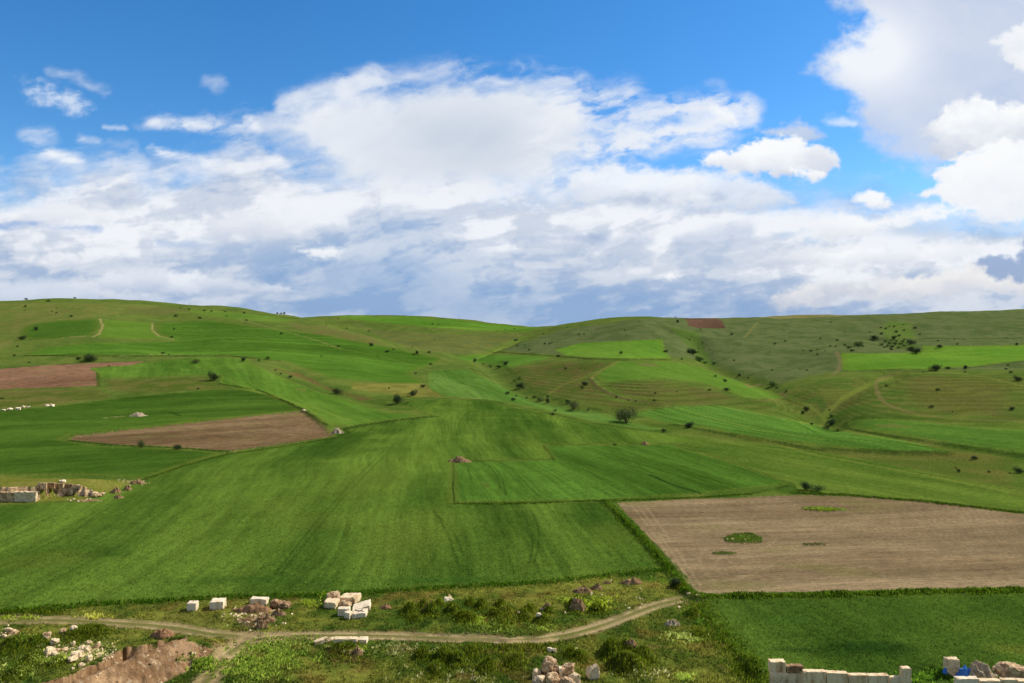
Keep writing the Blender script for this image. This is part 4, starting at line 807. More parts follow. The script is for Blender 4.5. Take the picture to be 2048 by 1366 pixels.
def rand_in(u0, u1, v0, v1, n, gauss=False):
    if gauss: uv = np.stack([(u0 + u1) / 2 + (u1 - u0) / 4 * rng.standard_normal(n), (v0 + v1) / 2 + (v1 - v0) / 4 * rng.standard_normal(n)], 1)
    else: uv = np.stack([u0 + (u1 - u0) * rng.random(n), v0 + (v1 - v0) * rng.random(n)], 1)
    return cast_many(uv)
P_ = np.concatenate([rand_in(80, 215, 1285, 1325, 420, True), rand_in(150, 230, 1290, 1320, 200, True), rand_in(0, 40, 1255, 1275, 60, True), rand_in(130, 205, 997, 1003, 70), rand_in(1938, 2002, 1338, 1356, 160), rand_in(140, 870, 950, 1000, 0) if 0 else rand_in(240, 292, 958, 970, 60, True),
    rand_in(1140, 1300, 1160, 1225, 60), rand_in(455, 570, 1212, 1258, 240, True), rand_in(680, 730, 1294, 1316, 40, True), rand_in(1450, 1526, 1070, 1084, 25, True)])
scatter_stones('gravel', P_, 0.08, 0.40, M_PALE, 'loose pale stones strewn among weeds and heaps')

L = []
for Pm, n in [([(200,640),(206,650),(198,668),(186,674)], 50), ([(306,646),(304,660),(318,672),(350,680)], 50), ([(125,676),(170,672)], 40), ([(240,711),(270,709),(380,709)], 50), ([(525,672),(548,674)], 12), ([(0,816),(60,812)], 20), ([(84,810),(106,808)], 10), ([(208,836),(250,832)], 16), ([(136,878),(150,872),(300,855)], 9), ([(465,903),(560,890),(668,874)], 8), ([(640,846),(668,872)], 4), ([(1420,730),(1470,745)], 8)]:
    W = cast_many(dens(Pm, False, 4)); t_ = rng.random(n) * (len(W) - 1.001); i_ = t_.astype(int); fr = (t_ - i_)[:, None]; p = W[i_] * (1 - fr) + W[i_ + 1] * fr; p[:, :2] += 1.6 * rng.standard_normal((n, 2)); p[:, 2] = zat(p[:, 0], p[:, 1]); L.append(p)
scatter_stones('field_stones', np.concatenate(L), 0.2, 0.7, M_ROUGH, 'pale stones cleared to the edges of the hillside fields')

# ------------------------------------------------------------------ grasses and weeds: tufts of blades
def blade_mat(name, tr=0.25):
    m, n, b = new_mat(name, 0.9, 0.1); at = n.nodes.new('ShaderNodeAttribute'); at.attribute_name = 'cover'; n.links.new(at.outputs['Color'], b.inputs['Base Color'])
    tl = n.nodes.new('ShaderNodeBsdfTranslucent'); n.links.new(at.outputs['Color'], tl.inputs[0]); ms = n.nodes.new('ShaderNodeMixShader'); ms.inputs[0].default_value = 0.5
    n.links.new(b.outputs[0], ms.inputs[1]); n.links.new(tl.outputs[0], ms.inputs[2]); n.links.new(ms.outputs[0], n.nodes['Material Output'].inputs[0]); return m
M_BLADE = blade_mat('grass_blades')
def blades(name, P, h0, h1, wd, cols, label, per=3, up=0.75, bend=0.5):
    """P: tuft feet; each tuft is a few slim leaning blades"""
    n = len(P) ; P = np.repeat(P, per, 0); N = len(P); cols = np.repeat(cols, per, 0) * (0.72 + 0.56 * rng.random((N, 1)))
    h = (h0 + (h1 - h0) * rng.random(N)); th = rng.random(N) * 6.283; ln = bend * rng.random(N) * h; w2 = wd * (0.6 + 0.8 * rng.random(N))
    dx, dy = np.cos(th), np.sin(th); off = wd * 1.4 * rng.standard_normal((N, 2))
    A = P + np.stack([off[:, 0] - dy * w2, off[:, 1] + dx * w2, np.full(N, -0.03)], 1); B = P + np.stack([off[:, 0] + dy * w2, off[:, 1] - dx * w2, np.full(N, -0.03)], 1)
    T = P + np.stack([off[:, 0] + dx * ln, off[:, 1] + dy * ln, h], 1)
    V = np.stack([A, B, T], 1).reshape(-1, 3); Fc = np.arange(N * 3).reshape(N, 3)
    nr = np.stack([dx * (1 - up), dy * (1 - up), np.full(N, up)], 1) + 0.25 * rng.standard_normal((N, 3)); nr[:, 2] = np.abs(nr[:, 2]); nr /= np.linalg.norm(nr, axis=1, keepdims=True); nr = np.repeat(nr, 3, 0)
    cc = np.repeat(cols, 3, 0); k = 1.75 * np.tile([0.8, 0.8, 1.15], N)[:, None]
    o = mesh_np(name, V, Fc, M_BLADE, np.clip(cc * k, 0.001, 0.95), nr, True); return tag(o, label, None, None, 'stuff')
def grid_at(x, y, arr):
    a = np.arctan2(x, y); r = np.hypot(x, y); i = np.clip(np.round(np.interp(a, AZ, np.arange(NA))), 0, NA - 1).astype(int); j = np.clip(np.round(np.interp(r, RR, np.arange(NR))), 0, NR - 1).astype(int)
    return arr[i, j]
def field_pts(n, r0, r1, power=1.0):
    a = R(-38.5) + R(77) * rng.random(n); r = 1 / (1 / r0 + (1 / r1 - 1 / r0) * rng.random(n) ** power)
    return r * np.sin(a), r * np.cos(a)
def jitcol(c, base, k=0.5): return np.clip(c * (1 + k * (base[:, None] - 0.5)), 0.002, 1)
# sward of the common
x, y = field_pts(150000, 100, 200); g = grid_at(x, y, reg); c = grid_at(x, y, col); q = fbm(x / 2.2, y / 2.2, 3, 901)
k = (g == 0) & (q > 0.42); P_ = np.stack([x[k], y[k], zat(x[k], y[k])], 1)
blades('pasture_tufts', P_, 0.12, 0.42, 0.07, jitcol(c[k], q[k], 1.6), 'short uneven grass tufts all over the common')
# near wheat
x, y = field_pts(150000, 100, 240); g = grid_at(x, y, reg); c = grid_at(x, y, col); k = np.isin(g, [2, 3, 6, 4, 8]) & np.isin(g, [i_ + 2 for i_, f_ in enumerate(FIELDS) if f_[0] == 'crop'])
q = fbm(x / 1.5, y / 3.0, 3, 905); P_ = np.stack([x[k], y[k], zat(x[k], y[k])], 1)
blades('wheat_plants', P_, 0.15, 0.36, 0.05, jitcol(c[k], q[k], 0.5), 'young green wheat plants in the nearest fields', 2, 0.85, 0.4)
# tall dark grass on the hummocks
L = []; CL = []
for u, v, wpx, hpx in HUM:
    n = int(wpx * 9); c0 = cast(u, v); m = c0[1] / F; a = rng.standard_normal((n, 2)) * [wpx * m * 0.32, wpx * m * 0.34]
    px, py = c0[0] + a[:, 0], c0[1] + wpx * m * 0.2 + a[:, 1]; gg = grid_at(px, py, reg); kk = gg == 0
    L.append(np.stack([px[kk], py[kk], zat(px[kk], py[kk])], 1)); t_ = rng.random((kk.sum(), 1)); CL.append(alb((62, 96, 22)) * (1 - t_) + alb((132, 146, 46)) * t_)
blades('tall_grass', np.concatenate(L), 0.15, 0.6, 0.06, np.concatenate(CL), 'long dark grass on the foreground hummocks', 3, 0.5, 0.7)
# weedy margins
L = []; CL = []
for Pm, n, sp, ca, cb_ in [([(1212,1003),(1240,1030),(1290,1080),(1340,1135),(1375,1180),(1388,1192)], 3000, 1.0, (44,78,14), (90,116,30)), ([(1390,1194),(1500,1192),(1650,1189),(1850,1184),(2048,1180),(2150,1178)], 3600, 0.6, (48,80,16), (96,124,32)),
      ([(905,1007),(1000,1008),(1190,1002),(1400,995),(1500,988)], 1500, 0.5, (40,66,14), (80,104,26)), ([(1585,985),(1700,991),(1850,1003),(2048,1026)], 1500, 0.6, (40,66,14), (84,108,28)), ([(-100,1232),(0,1225),(200,1209),(450,1196),(640,1191),(817,1181),(953,1173),(1107,1164),(1227,1150),(1340,1138)], 6000, 0.8, (34,70,10), (72,108,22)),
      ([(1388,1197),(1405,1228),(1435,1262),(1480,1315),(1520,1366)], 3500, 1.8, (40,72,14), (96,116,34)), ([(290,959),(370,931),(450,909),(560,894),(668,876)], 900, 0.6, (40,66,14), (84,108,28))]:
    ca = tuple(q * 1.3 for q in ca); cb_ = tuple(q * 1.12 for q in cb_); sp *= 0.8; n = int(n * 0.7)
    W = cast_many(dens(Pm, False, 5)); t_ = rng.random(n) * (len(W) - 1.001); i_ = t_.astype(int); fr = (t_ - i_)[:, None]; p = W[i_] * (1 - fr) + W[i_ + 1] * fr
    px, py = p[:, 0] + sp * rng.standard_normal(n), p[:, 1] + sp * rng.standard_normal(n); t2 = rng.random((n, 1)); L.append(np.stack([px, py, zat(px, py)], 1)); CL.append(alb(ca) * (1 - t2) + alb(cb_) * t2)
blades('margin_weeds', np.concatenate(L), 0.15, 0.6, 0.07, np.concatenate(CL), 'tall weeds along the field margins', 3, 0.6, 0.6)
# broad leaved weeds and pale flower patches
L = []; CL = []
for (u, v, ru, rv, n, ca, cb_) in [(545,1310,80,26,1500,(92,124,40),(150,176,84)), (500,1345,60,20,900,(92,124,40),(160,180,92)), (590,1290,60,14,450,(88,118,40),(170,184,110)), (400,1325,35,14,450,(92,124,40),(150,176,84)), (1365,1273,30,9,500,(110,140,60),(196,210,140)), (1385,1278,18,6,200,(110,140,60),(190,206,130)),
     (1000,1250,46,12,500,(84,112,40),(160,180,100)), (960,1244,30,9,260,(110,140,40),(150,176,70)), (1092,1256,26,8,200,(96,128,40),(160,180,90)), (1195,1206,30,10,420,(120,150,40),(176,192,76)), (1145,1200,40,6,200,(100,130,40),(160,180,80)), (110,1318,50,10,700,(110,140,56),(190,205,120)), (180,1300,40,14,500,(110,132,60),(196,206,140)),
     (30,1338,50,22,260,(90,120,40),(180,196,120)), (20,1236,60,5,260,(120,146,50),(180,194,100)), (190,1233,30,6,120,(160,170,60),(206,206,110)), (60,1275,60,16,300,(70,104,26),(150,176,84)), (1376,1356,18,6,240,(110,144,50),(180,200,110)), (1590,1366,40,10,300,(80,116,34),(130,160,70)), (1390,1228,26,12,340,(40,74,20),(90,130,50)), (1400,1240,16,8,200,(50,90,26),(110,150,60)),
     (628,1190,40,4,220,(110,140,40),(150,176,60)), (620,1207,20,6,120,(110,140,40),(160,176,70)), (800,1300,60,14,200,(120,130,70),(190,190,140)), (1290,1345,40,12,120,(120,130,70),(190,190,150)), (900,1355,120,20,160,(120,130,70),(190,190,150)), (1900,1350,50,10,300,(50,90,20),(110,150,50)), (1850,1358,50,10,300,(50,90,20),(110,150,50)), (720,1305,14,8,120,(110,140,40),(150,176,60)), (1345,1158,30,10,260,(50,88,24),(110,144,50)),(1485,1077,34,6,200,(56,88,20),(100,124,44)),(1650,1019,40,3,200,(84,112,26),(130,150,50))]:
    uv = np.stack([u + ru * 0.55 * rng.standard_normal(n), v + rv * 0.55 * rng.standard_normal(n)], 1); p = cast_many(uv); kk = fbm(p[:, 0] / 1.6, p[:, 1] / 1.6, 3, 950) > 0.45; p = p[kk]; t2 = rng.random((len(p), 1)) ** 1.5; L.append(p); CL.append(alb(ca) * (1 - t2) + alb(cb_) * t2)
blades('broadleaf_weeds', np.concatenate(L), 0.12, 0.45, 0.14, np.concatenate(CL), 'pale green leafy weeds and small pale flowers in patches', 3, 0.8, 1.4)

# ------------------------------------------------------------------ shrubs and trees
def leaf_mat(name, a_, b_):
    m, n, b = new_mat(name, 0.8, 0.15); ge = n.nodes.new('ShaderNodeNewGeometry'); r = ramp(n, [(0.0, a_), (1.0, b_)]); n.links.new(ge.outputs['Random Per Island'], r.inputs[0]); n.links.new(r.outputs[0], b.inputs['Base Color']); return m
LM = {'dark': leaf_mat('dark_leaves', (0.026, 0.045, 0.014), (0.07, 0.11, 0.03)), 'green': leaf_mat('green_leaves', (0.06, 0.12, 0.02), (0.19, 0.30, 0.06)), 'olive': leaf_mat('yellowish_leaves', (0.06, 0.09, 0.02), (0.18, 0.21, 0.06)), 'grey': leaf_mat('grey_green_leaves', (0.06, 0.085, 0.03), (0.16, 0.19, 0.09))}
mk, nk, bk = new_mat('bark', 0.95, 0.05); ta_ = nk.nodes.new('ShaderNodeTexCoord'); nn1 = noise(nk, ta_.outputs['Object'], 6); rk = ramp(nk, [(0.3, (0.05, 0.035, 0.02)), (0.7, (0.15, 0.12, 0.08))]); nk.links.new(nn1.outputs[0], rk.inputs[0]); nk.links.new(rk.outputs[0], bk.inputs['Base Color'])
def crown_mesh(name, n, leaf, lumps, seed, mat, shape=1.0, core=0.35):
    """unit crown (1 wide, 1 high): leaf faces gathered round several lumps of uneven size"""
    rs = np.random.default_rng(seed); c = rs.standard_normal((lumps, 3)) * [0.21, 0.21, 0.17] + [0, 0, 0.5]
    rad = 0.13 + 0.15 * rs.random(lumps); c[0] = (0, 0, 0.45); rad[0] = core
    hz = np.clip((c[:, 2] - 0.15) / 0.85, 0, 1); c[:, :2] *= (1.15 - shape * 0.7 * hz)[:, None]
    wv = rad ** 2; k = rs.choice(lumps, n, p=wv / wv.sum()); d = rs.standard_normal((n, 3)); d /= np.linalg.norm(d, axis=1, keepdims=True)
    P = c[k] + d * rad[k][:, None] * (0.55 + 0.55 * rs.random((n, 1)) ** 0.5); P[:, 2] = np.clip(P[:, 2], 0.02, 1.05)
    nr = d + 0.7 * rs.standard_normal((n, 3)); nr /= np.linalg.norm(nr, axis=1, keepdims=True)
    t1 = np.cross(nr, rs.standard_normal((n, 3))); t1 /= np.linalg.norm(t1, axis=1, keepdims=True); t2 = np.cross(nr, t1); s = leaf * (0.6 + 0.9 * rs.random((n, 1)))
    V = np.stack([P - t1 * s, P + t2 * s * 0.6, P + t1 * s, P - t2 * s * 0.6], 1).reshape(-1, 3); Fc = np.arange(4 * n).reshape(n, 4)
    o = mesh_np(name, V, Fc, mat, smooth=False); me = o.data; bpy.data.objects.remove(o); return me
def limb(bm, pts, rad, seg=6):
    prev = None
    for p, r_ in zip(pts, rad):
        ring = [bm.verts.new((p[0] + r_ * math.cos(6.283 * k / seg), p[1] + r_ * math.sin(6.283 * k / seg), p[2])) for k in range(seg)]
        if prev:
            for k in range(seg): bm.faces.new((prev[k], prev[(k + 1) % seg], ring[(k + 1) % seg], ring[k]))
        prev = ring
def trunk_mesh(seed, stems, spread=0.28, r0=0.05, top=0.75):
    rs = random.Random(seed); bm = bmesh.new()
    for s in range(stems):
        a = rs.random() * 6.283; q = spread * (0.4 + 0.6 * rs.random()); p = [(0.02 * math.cos(a), 0.02 * math.sin(a), -0.08)]
        for k in range(1, 6):
            t = k / 5; p.append((q * t * math.cos(a) + rs.uniform(-.02, .02), q * t * math.sin(a) + rs.uniform(-.02, .02), top * t * rs.uniform(0.9, 1.05)))
        limb(bm, p, [r0 * (1 - 0.16 * k) for k in range(6)])
        for _ in range(3):
            k = rs.randint(1, 3); b0 = p[k]; a2 = rs.random() * 6.283
            limb(bm, [b0, (b0[0] + .08 * math.cos(a2), b0[1] + .08 * math.sin(a2), b0[2] + .10), (b0[0] + .17 * math.cos(a2), b0[1] + .17 * math.sin(a2), b0[2] + .25)], [r0 * .5, r0 * .35, r0 * .15], 5)
    me = bpy.data.meshes.new('trunk'); bm.to_mesh(me); bm.free(); me.materials.append(mk); return me
CR = {}; 
for tone in LM:
    CR[tone] = [crown_mesh('crown', 520, 0.055, 9 + k, 10 + k, LM[tone], sh, 0.30) for k, sh in enumerate((0.6, 1.0, 0.3))]
    CR[tone + 'B'] = [crown_mesh('crown', 2600, 0.028, 16 + 2 * k, 40 + k, LM[tone], sh, 0.30) for k, sh in enumerate((0.7, 0.4))]
TRK = [trunk_mesh(3, 2, 0.22, 0.045), trunk_mesh(8, 3, 0.28, 0.035)]
def conv(L, x0, y0, s=2048 / 700.0): return [(x0 + a[0] / s, y0 + a[1] / s, a[2] / s, a[3] / s, a[4] if len(a) > 4 else 'dark') for a in L]
SH = conv([(153,115,22,14),(284,128,20,14),(437,104,16,5),(150,158,18,14),(147,180,12,6),(306,186,10,6),(333,166,10,5),(332,194,14,8),(428,160,8,5),(416,217,22,12),(1030,215,24,16),(1057,165,12,8),(1106,174,14,10),(1193,182,18,12),(1239,186,14,10),(1316,188,10,8),(1327,212,12,8),(1429,196,18,12),(1168,226,20,12),(1445,240,14,12),(1623,178,14,12),(1645,198,14,12),(1664,200,14,18),(1019,290,16,12),(1005,338,18,14),(211,296,32,28),(1644,319,18,16),(1978,393,18,14),(1880,448,12,10),(1908,262,10,6),(2030,286,10,8),(1980,226,12,6),(83,444,18,10),(103,392,18,8),(130,350,40,10),(455,467,30,22),(528,478,76,46),(955,432,20,14),(988,440,12,8),(172,485,12,8),(1145,490,40,30,'olive'),(1424,478,28,32),(1567,464,22,20),(1516,478,10,22),(1250,588,58,48),(1162,640,18,10),(638,506,14,8),(1612,530,14,10),(1645,550,12,10),(1697,572,26,18),(1968,668,56,30),(827,980,36,46,'olive'),(1042,992,50,24),(8,698,20,8),(550,134,8,5)], 0, 560)
SH += conv([(168,300,12,8),(183,384,30,8),(313,410,12,10),(424,396,10,6),(450,435,26,26),(430,436,14,10),(278,424,26,8),(525,426,20,8),(530,497,20,14),(221,448,8,6),(41,285,8,6),(541,262,12,10),(576,262,10,6),(505,285,8,5),(553,348,8,5),(486,628,32,20),(444,550,16,12),(428,678,46,34),(333,722,66,54),(541,592,10,8),(286,636,14,8),(921,302,8,6),(968,292,8,6),(1021,288,12,8),(1031,356,24,14,'grey'),(791,480,30,26,'grey'),(970,498,34,28),(838,494,14,8),(880,512,24,18,'green'),(930,514,30,8),(1037,388,12,10),(1080,382,10,8),(1108,412,14,14),(1190,316,12,8),(1200,376,14,12),(1226,376,12,12),(1240,370,12,8),(1399,322,12,10),(1427,320,12,8),(1332,278,10,5),(1361,264,8,5),(1408,272,8,5),(1751,244,8,6),(1667,296,10,8),(1673,330,8,6),(1647,436,20,24),(1976,248,20,18),(1965,210,10,8),(1911,424,26,18),(1999,466,14,10),(2043,430,20,26),(1323,522,22,14),(1433,616,38,18),(1420,636,22,12),(1434,526,8,5),(1410,520,10,5),(1025,594,26,12,'green'),(1050,580,30,14,'green'),(1055,632,50,30),(1072,638,18,20),(974,672,26,20),(983,660,16,10),(1014,708,28,24),(1033,682,12,12),(1138,690,26,16),(1168,710,40,26,'green'),(1212,690,18,20),(1216,722,28,34),(1093,692,16,10),(1332,722,30,26),(1260,770,18,16),(1245,792,28,16),(1454,762,14,12),(1617,690,14,16),(1687,706,12,8),(1729,712,14,12),(1890,892,28,26),(2035,865,30,30),(1606,968,22,14),(1845,668,14,14),(1838,710,16,14),(1970,655,10,6),(1273,450,24,14)], 680, 560)
SH += conv([(918,252,8,12),(338,322,20,14),(154,290,10,8),(91,352,12,8),(120,356,8,6),(168,372,12,14,'green'),(108,436,56,30),(145,404,10,6),(46,466,12,8),(150,476,50,26,'green'),(178,488,22,14),(232,492,28,16,'green'),(206,410,8,10,'green'),(293,466,8,5),(351,472,14,8),(648,362,14,12),(590,376,18,10),(857,346,14,10),(955,354,18,10),(642,300,8,5),(997,308,10,5),(571,530,14,8),(737,526,10,6),(777,530,16,8),(803,418,20,10),(840,410,14,8),(839,438,14,10),(883,418,10,6),(754,416,12,8),(916,388,12,8),(946,392,10,10),(381,562,24,14),(435,576,16,6),(298,596,24,20),(243,566,20,10),(209,648,22,8),(309,648,34,20),(17,656,10,8),(1212,282,14,10),(1240,288,16,12),(1262,272,10,6),(1288,276,12,12),(1342,262,8,5),(1411,286,22,16),(1147,308,12,8),(1301,308,20,16),(1346,298,16,10),(1215,320,22,16),(1171,348,38,26),(1287,348,30,26),(1320,330,20,14),(1438,322,14,10),(1000,386,20,16,'green'),(1020,400,30,16,'green'),(1080,390,50,20,'green'),(1038,418,26,14),(1060,374,14,10,'green'),(1102,392,16,14),
 (1216,384,26,18,'green'),(1236,362,22,16,'olive'),(1246,392,24,18,'green'),(1262,376,26,18,'green'),(1278,396,26,16,'olive'),(1296,380,28,22,'green'),(1316,402,26,18,'green'),(1322,380,24,18,'green'),(1340,368,26,20,'green'),(1346,390,24,16,'olive'),(1302,362,22,14,'green'),(1270,410,24,14,'olive'),(1228,398,18,12,'olive'),(1350,352,18,12,'green'),
 (1385,378,50,26,'grey'),(1388,412,40,22),(1420,430,50,34),(1554,396,34,22),(1640,348,10,6),(1545,360,14,10),(1657,378,14,10),(1700,350,8,5),(1753,378,8,5),(1945,340,8,5),(2005,382,20,18),(1535,530,60,28),(1608,522,30,12),(1706,522,28,28),(1703,540,14,8),(1955,500,14,8),(1940,524,18,6),(1968,544,22,14),(2013,592,42,30),(1458,538,10,6),(1241,624,16,14),(1543,648,26,14),(1508,750,26,20),(1978,764,30,26),(1630,774,12,6),(1968,650,8,5),(772,770,32,36),(756,788,18,26),(807,846,20,10),(909,762,14,10),(918,800,30,20,'green'),(918,845,50,30),(901,868,24,14),(958,882,20,14),(890,848,14,12),(575,622,50,18,'green'),(602,636,20,14),(657,654,20,8),(91,862,46,32),(1758,1050,36,14),(1650,1102,14,8),(1664,1124,22,22),(1838,1126,20,8),(1964,1134,14,6),(2018,1130,50,18)], 1348, 560)
SH += [(1611, 980, 21, 17, 'dark'), (1636, 983, 22, 5, 'green'), (1352, 1168, 20, 9, 'dark')]
ANCH = [(100,600,'on the left hill crest'),(60,625,'on the dry grass of the far left hill'),(72,655,'beside the dark oval field'),(40,690,'on the dry slope left of the terraced field'),(180,720,'above the reddish ploughed field'),(350,630,'on the upper left hill'),(345,665,'inside the terraced field'),(480,625,'near the top of the left hill'),(562,620,'on the skyline of the left hill'),(562,668,'on the pale path of the left hill'),(330,708,'under the terraced field'),
 (390,722,'at the top of the spur field'),(425,755,'at the corner of the bright spur field'),(530,718,'on the bank right of the spur'),(580,750,'along the brown bank of the spur'),(672,785,'at the foot of the brown bank'),(300,895,'on the lower edge of the brown wedge field'),(5,798,'in the far left pasture'),
 (740,690,'in the fold below the left hill'),(830,705,'near the head of the valley'),(870,648,'on the far bright hill'),(845,770,'on the yellow patch in the valley'),(800,800,'at the tip of the big wheat field'),(1030,655,'in the far gully'),(1010,725,'beside the valley field'),(950,728,'at the fork of the gully'),(1060,690,'on the grey green slope above the gully'),(1100,688,'left of the bright four sided field'),(1160,668,'below the middle skyline'),
 (1245,706,'inside the bright four sided field'),(1335,704,'right of the bright four sided field'),(1355,642,'beside the maroon field'),(1170,770,'on the terraced brown slope'),(1040,775,'along the valley gully'),(1015,795,'in the lower valley field'),(1090,798,'in the gully near its mouth'),(1140,806,'by the pale willow'),(1108,828,'in the pale field strip'),(1250,795,'beside the curving earth track'),(1320,800,'on the mound above the track'),(1327,860,'on the bank below the big tree'),(1228,889,'at the edge of the striped field'),
 (1390,700,'in the side gully of the right hill'),(1380,675,'under the maroon field'),(1450,672,'at the top of the side gully'),(1430,725,'at the foot of the side gully'),(1560,685,'on the open right slope'),(1670,680,'on the upper right slope'),(1630,702,'on the slope near the light track'),(1545,742,'above the terraces'),(1455,762,'at the edge of the tapering field'),(1480,752,'on the slope above the tapering field'),(1700,695,'left of the green thicket'),(1770,655,'high above the green thicket'),(1790,668,'just above the green thicket'),(1790,690,'in the green thicket'),(1825,702,'at the right end of the thicket'),(1880,690,'on top of the vivid field'),(1960,680,'above the vivid field at right'),
 (1880,738,'under the vivid field'),(1935,738,'under the right part of the vivid field'),(2020,750,'at the right edge above the terraced mound'),(1875,780,'on the terraced mound'),(1770,772,'by the track on the terraced mound'),(2025,820,'low on the terraced mound'),(1608,825,'on the slope above the long striped field'),(1660,845,'in the gully left of the right striped field'),(1555,775,'where the track bends'),(1380,850,'on the bank above the long olive field'),(1940,920,'on the dry bank above the olive field'),(2035,945,'on the dry bank at the right edge'),(1610,975,'at the top edge of the bare field'),(1352,1165,'left of the bare field corner')]
buckets = {}
for s_ in SH: k = min(range(len(ANCH)), key=lambda q: math.hypot(ANCH[q][0] - s_[0], 1.6 * (ANCH[q][1] - s_[1]))); buckets.setdefault(k, []).append(s_)
ORD = ['first', 'second', 'third', 'fourth', 'fifth', 'sixth', 'seventh', 'eighth', 'ninth', 'tenth', 'eleventh', 'twelfth', 'thirteenth', 'fourteenth', 'fifteenth', 'sixteenth']
TONE = {'dark': 'dark', 'green': 'fresh green', 'olive': 'yellowish', 'grey': 'grey green'}
cen = cast_many([(s_[0], s_[1]) for s_ in SH]); cmap = {id(s_): c_ for s_, c_ in zip(SH, cen)}
for kb, lst in buckets.items():
    lst.sort(key=lambda q: (q[0], q[1]))
    for n_, s_ in enumerate(lst):
        u, v, wp, hp, tone = s_; c = cmap[id(s_)]; m = math.hypot(c[0], c[1]) / F * (c[1] / math.hypot(c[0], c[1])); big = wp >= 9; rs = random.Random(int(u * 13 + v * 7))
        w_ = wp * m * 1.10; h_ = max(hp * 1.15, wp * 0.72) * m
        size = 'large' if wp >= 16 else ('medium' if wp >= 9 else ('small' if wp >= 4.5 else 'tiny'))
        lab = f"{size} {TONE[tone]} shrub {ANCH[kb][2]}" + (f", {ORD[n_]} from left" if len(lst) > 1 else '')
        mesh = rs.choice(CR[tone + ('B' if wp >= 12 else '')])
        rz = rs.random() * 6.283; zb = c[2] - 0.04 * h_
        if big:
            e = bpy.data.objects.new('shrub', None); C.objects.link(e); e.location = (c[0], c[1], zb); e.rotation_euler = (0, 0, rz); e.scale = (w_, w_ * rs.uniform(.85, 1.05), h_)
            a = bpy.data.objects.new('crown', mesh); b = bpy.data.objects.new('trunk', rs.choice(TRK))
            for q in (a, b): C.objects.link(q); q.parent = e
            ob = e
        else:
            ob = bpy.data.objects.new('shrub', mesh); C.objects.link(ob); ob.location = (c[0], c[1], zb); ob.rotation_euler = (0, 0, rz); ob.scale = (w_, w_ * rs.uniform(.85, 1.05), h_)
        tag(ob, lab, 'shrub', 'shrubs scattered over the hills and gullies')
# the two individual trees of the valley and a patch of brown brush
def tree(label, u, v, wp, hp, tone, stems, n, leaf, seed, lumps=30, cat='tree'):
    c = cast(u, v); m = c[1] / F; w_, h_ = wp * m, hp * m
    e = bpy.data.objects.new('multi_stemmed_tree', None); C.objects.link(e); e.location = (c[0], c[1], c[2] - 0.1); e.scale = (w_, w_, h_)
    me = crown_mesh('crown', n, leaf, lumps, seed, LM[tone], 0.1, 0.2); a = bpy.data.objects.new('crown', me); b = bpy.data.objects.new('trunk', trunk_mesh(seed, stems, 0.38, 0.02, 0.85))
    for q in (a, b): C.objects.link(q); q.parent = e
    tag(e, label, cat)
tree('big grey green many stemmed tree in the valley bottom right of centre', 1253, 846, 48, 36, 'olive', 9, 3400, 0.018, 71)
tree('second wide grey green clump joined to the left of the big valley tree', 1240, 842, 30, 24, 'olive', 5, 1500, 0.02, 75, 16)
tree('pale green willow bush left of the big valley tree', 1147, 819, 31, 20, 'olive', 6, 2200, 0.022, 73, 18)
# distant pole on the skyline
c = cast(918, 640); bm = bmesh.new(); limb(bm, [(0, 0, -0.5), (0, 0, 11.5)], [0.22, 0.16], 8)
bmesh.ops.create_cube(bm, size=1.0, matrix=Matrix.Translation((0, 0, 10.8)) @ Matrix.Diagonal((4.2, 0.2, 0.25, 1)))
o = link_bm('utility_pole', bm, mk); o.location = c; tag(o, 'tiny wooden pole with crossarm on the distant bright hill skyline', 'utility pole')

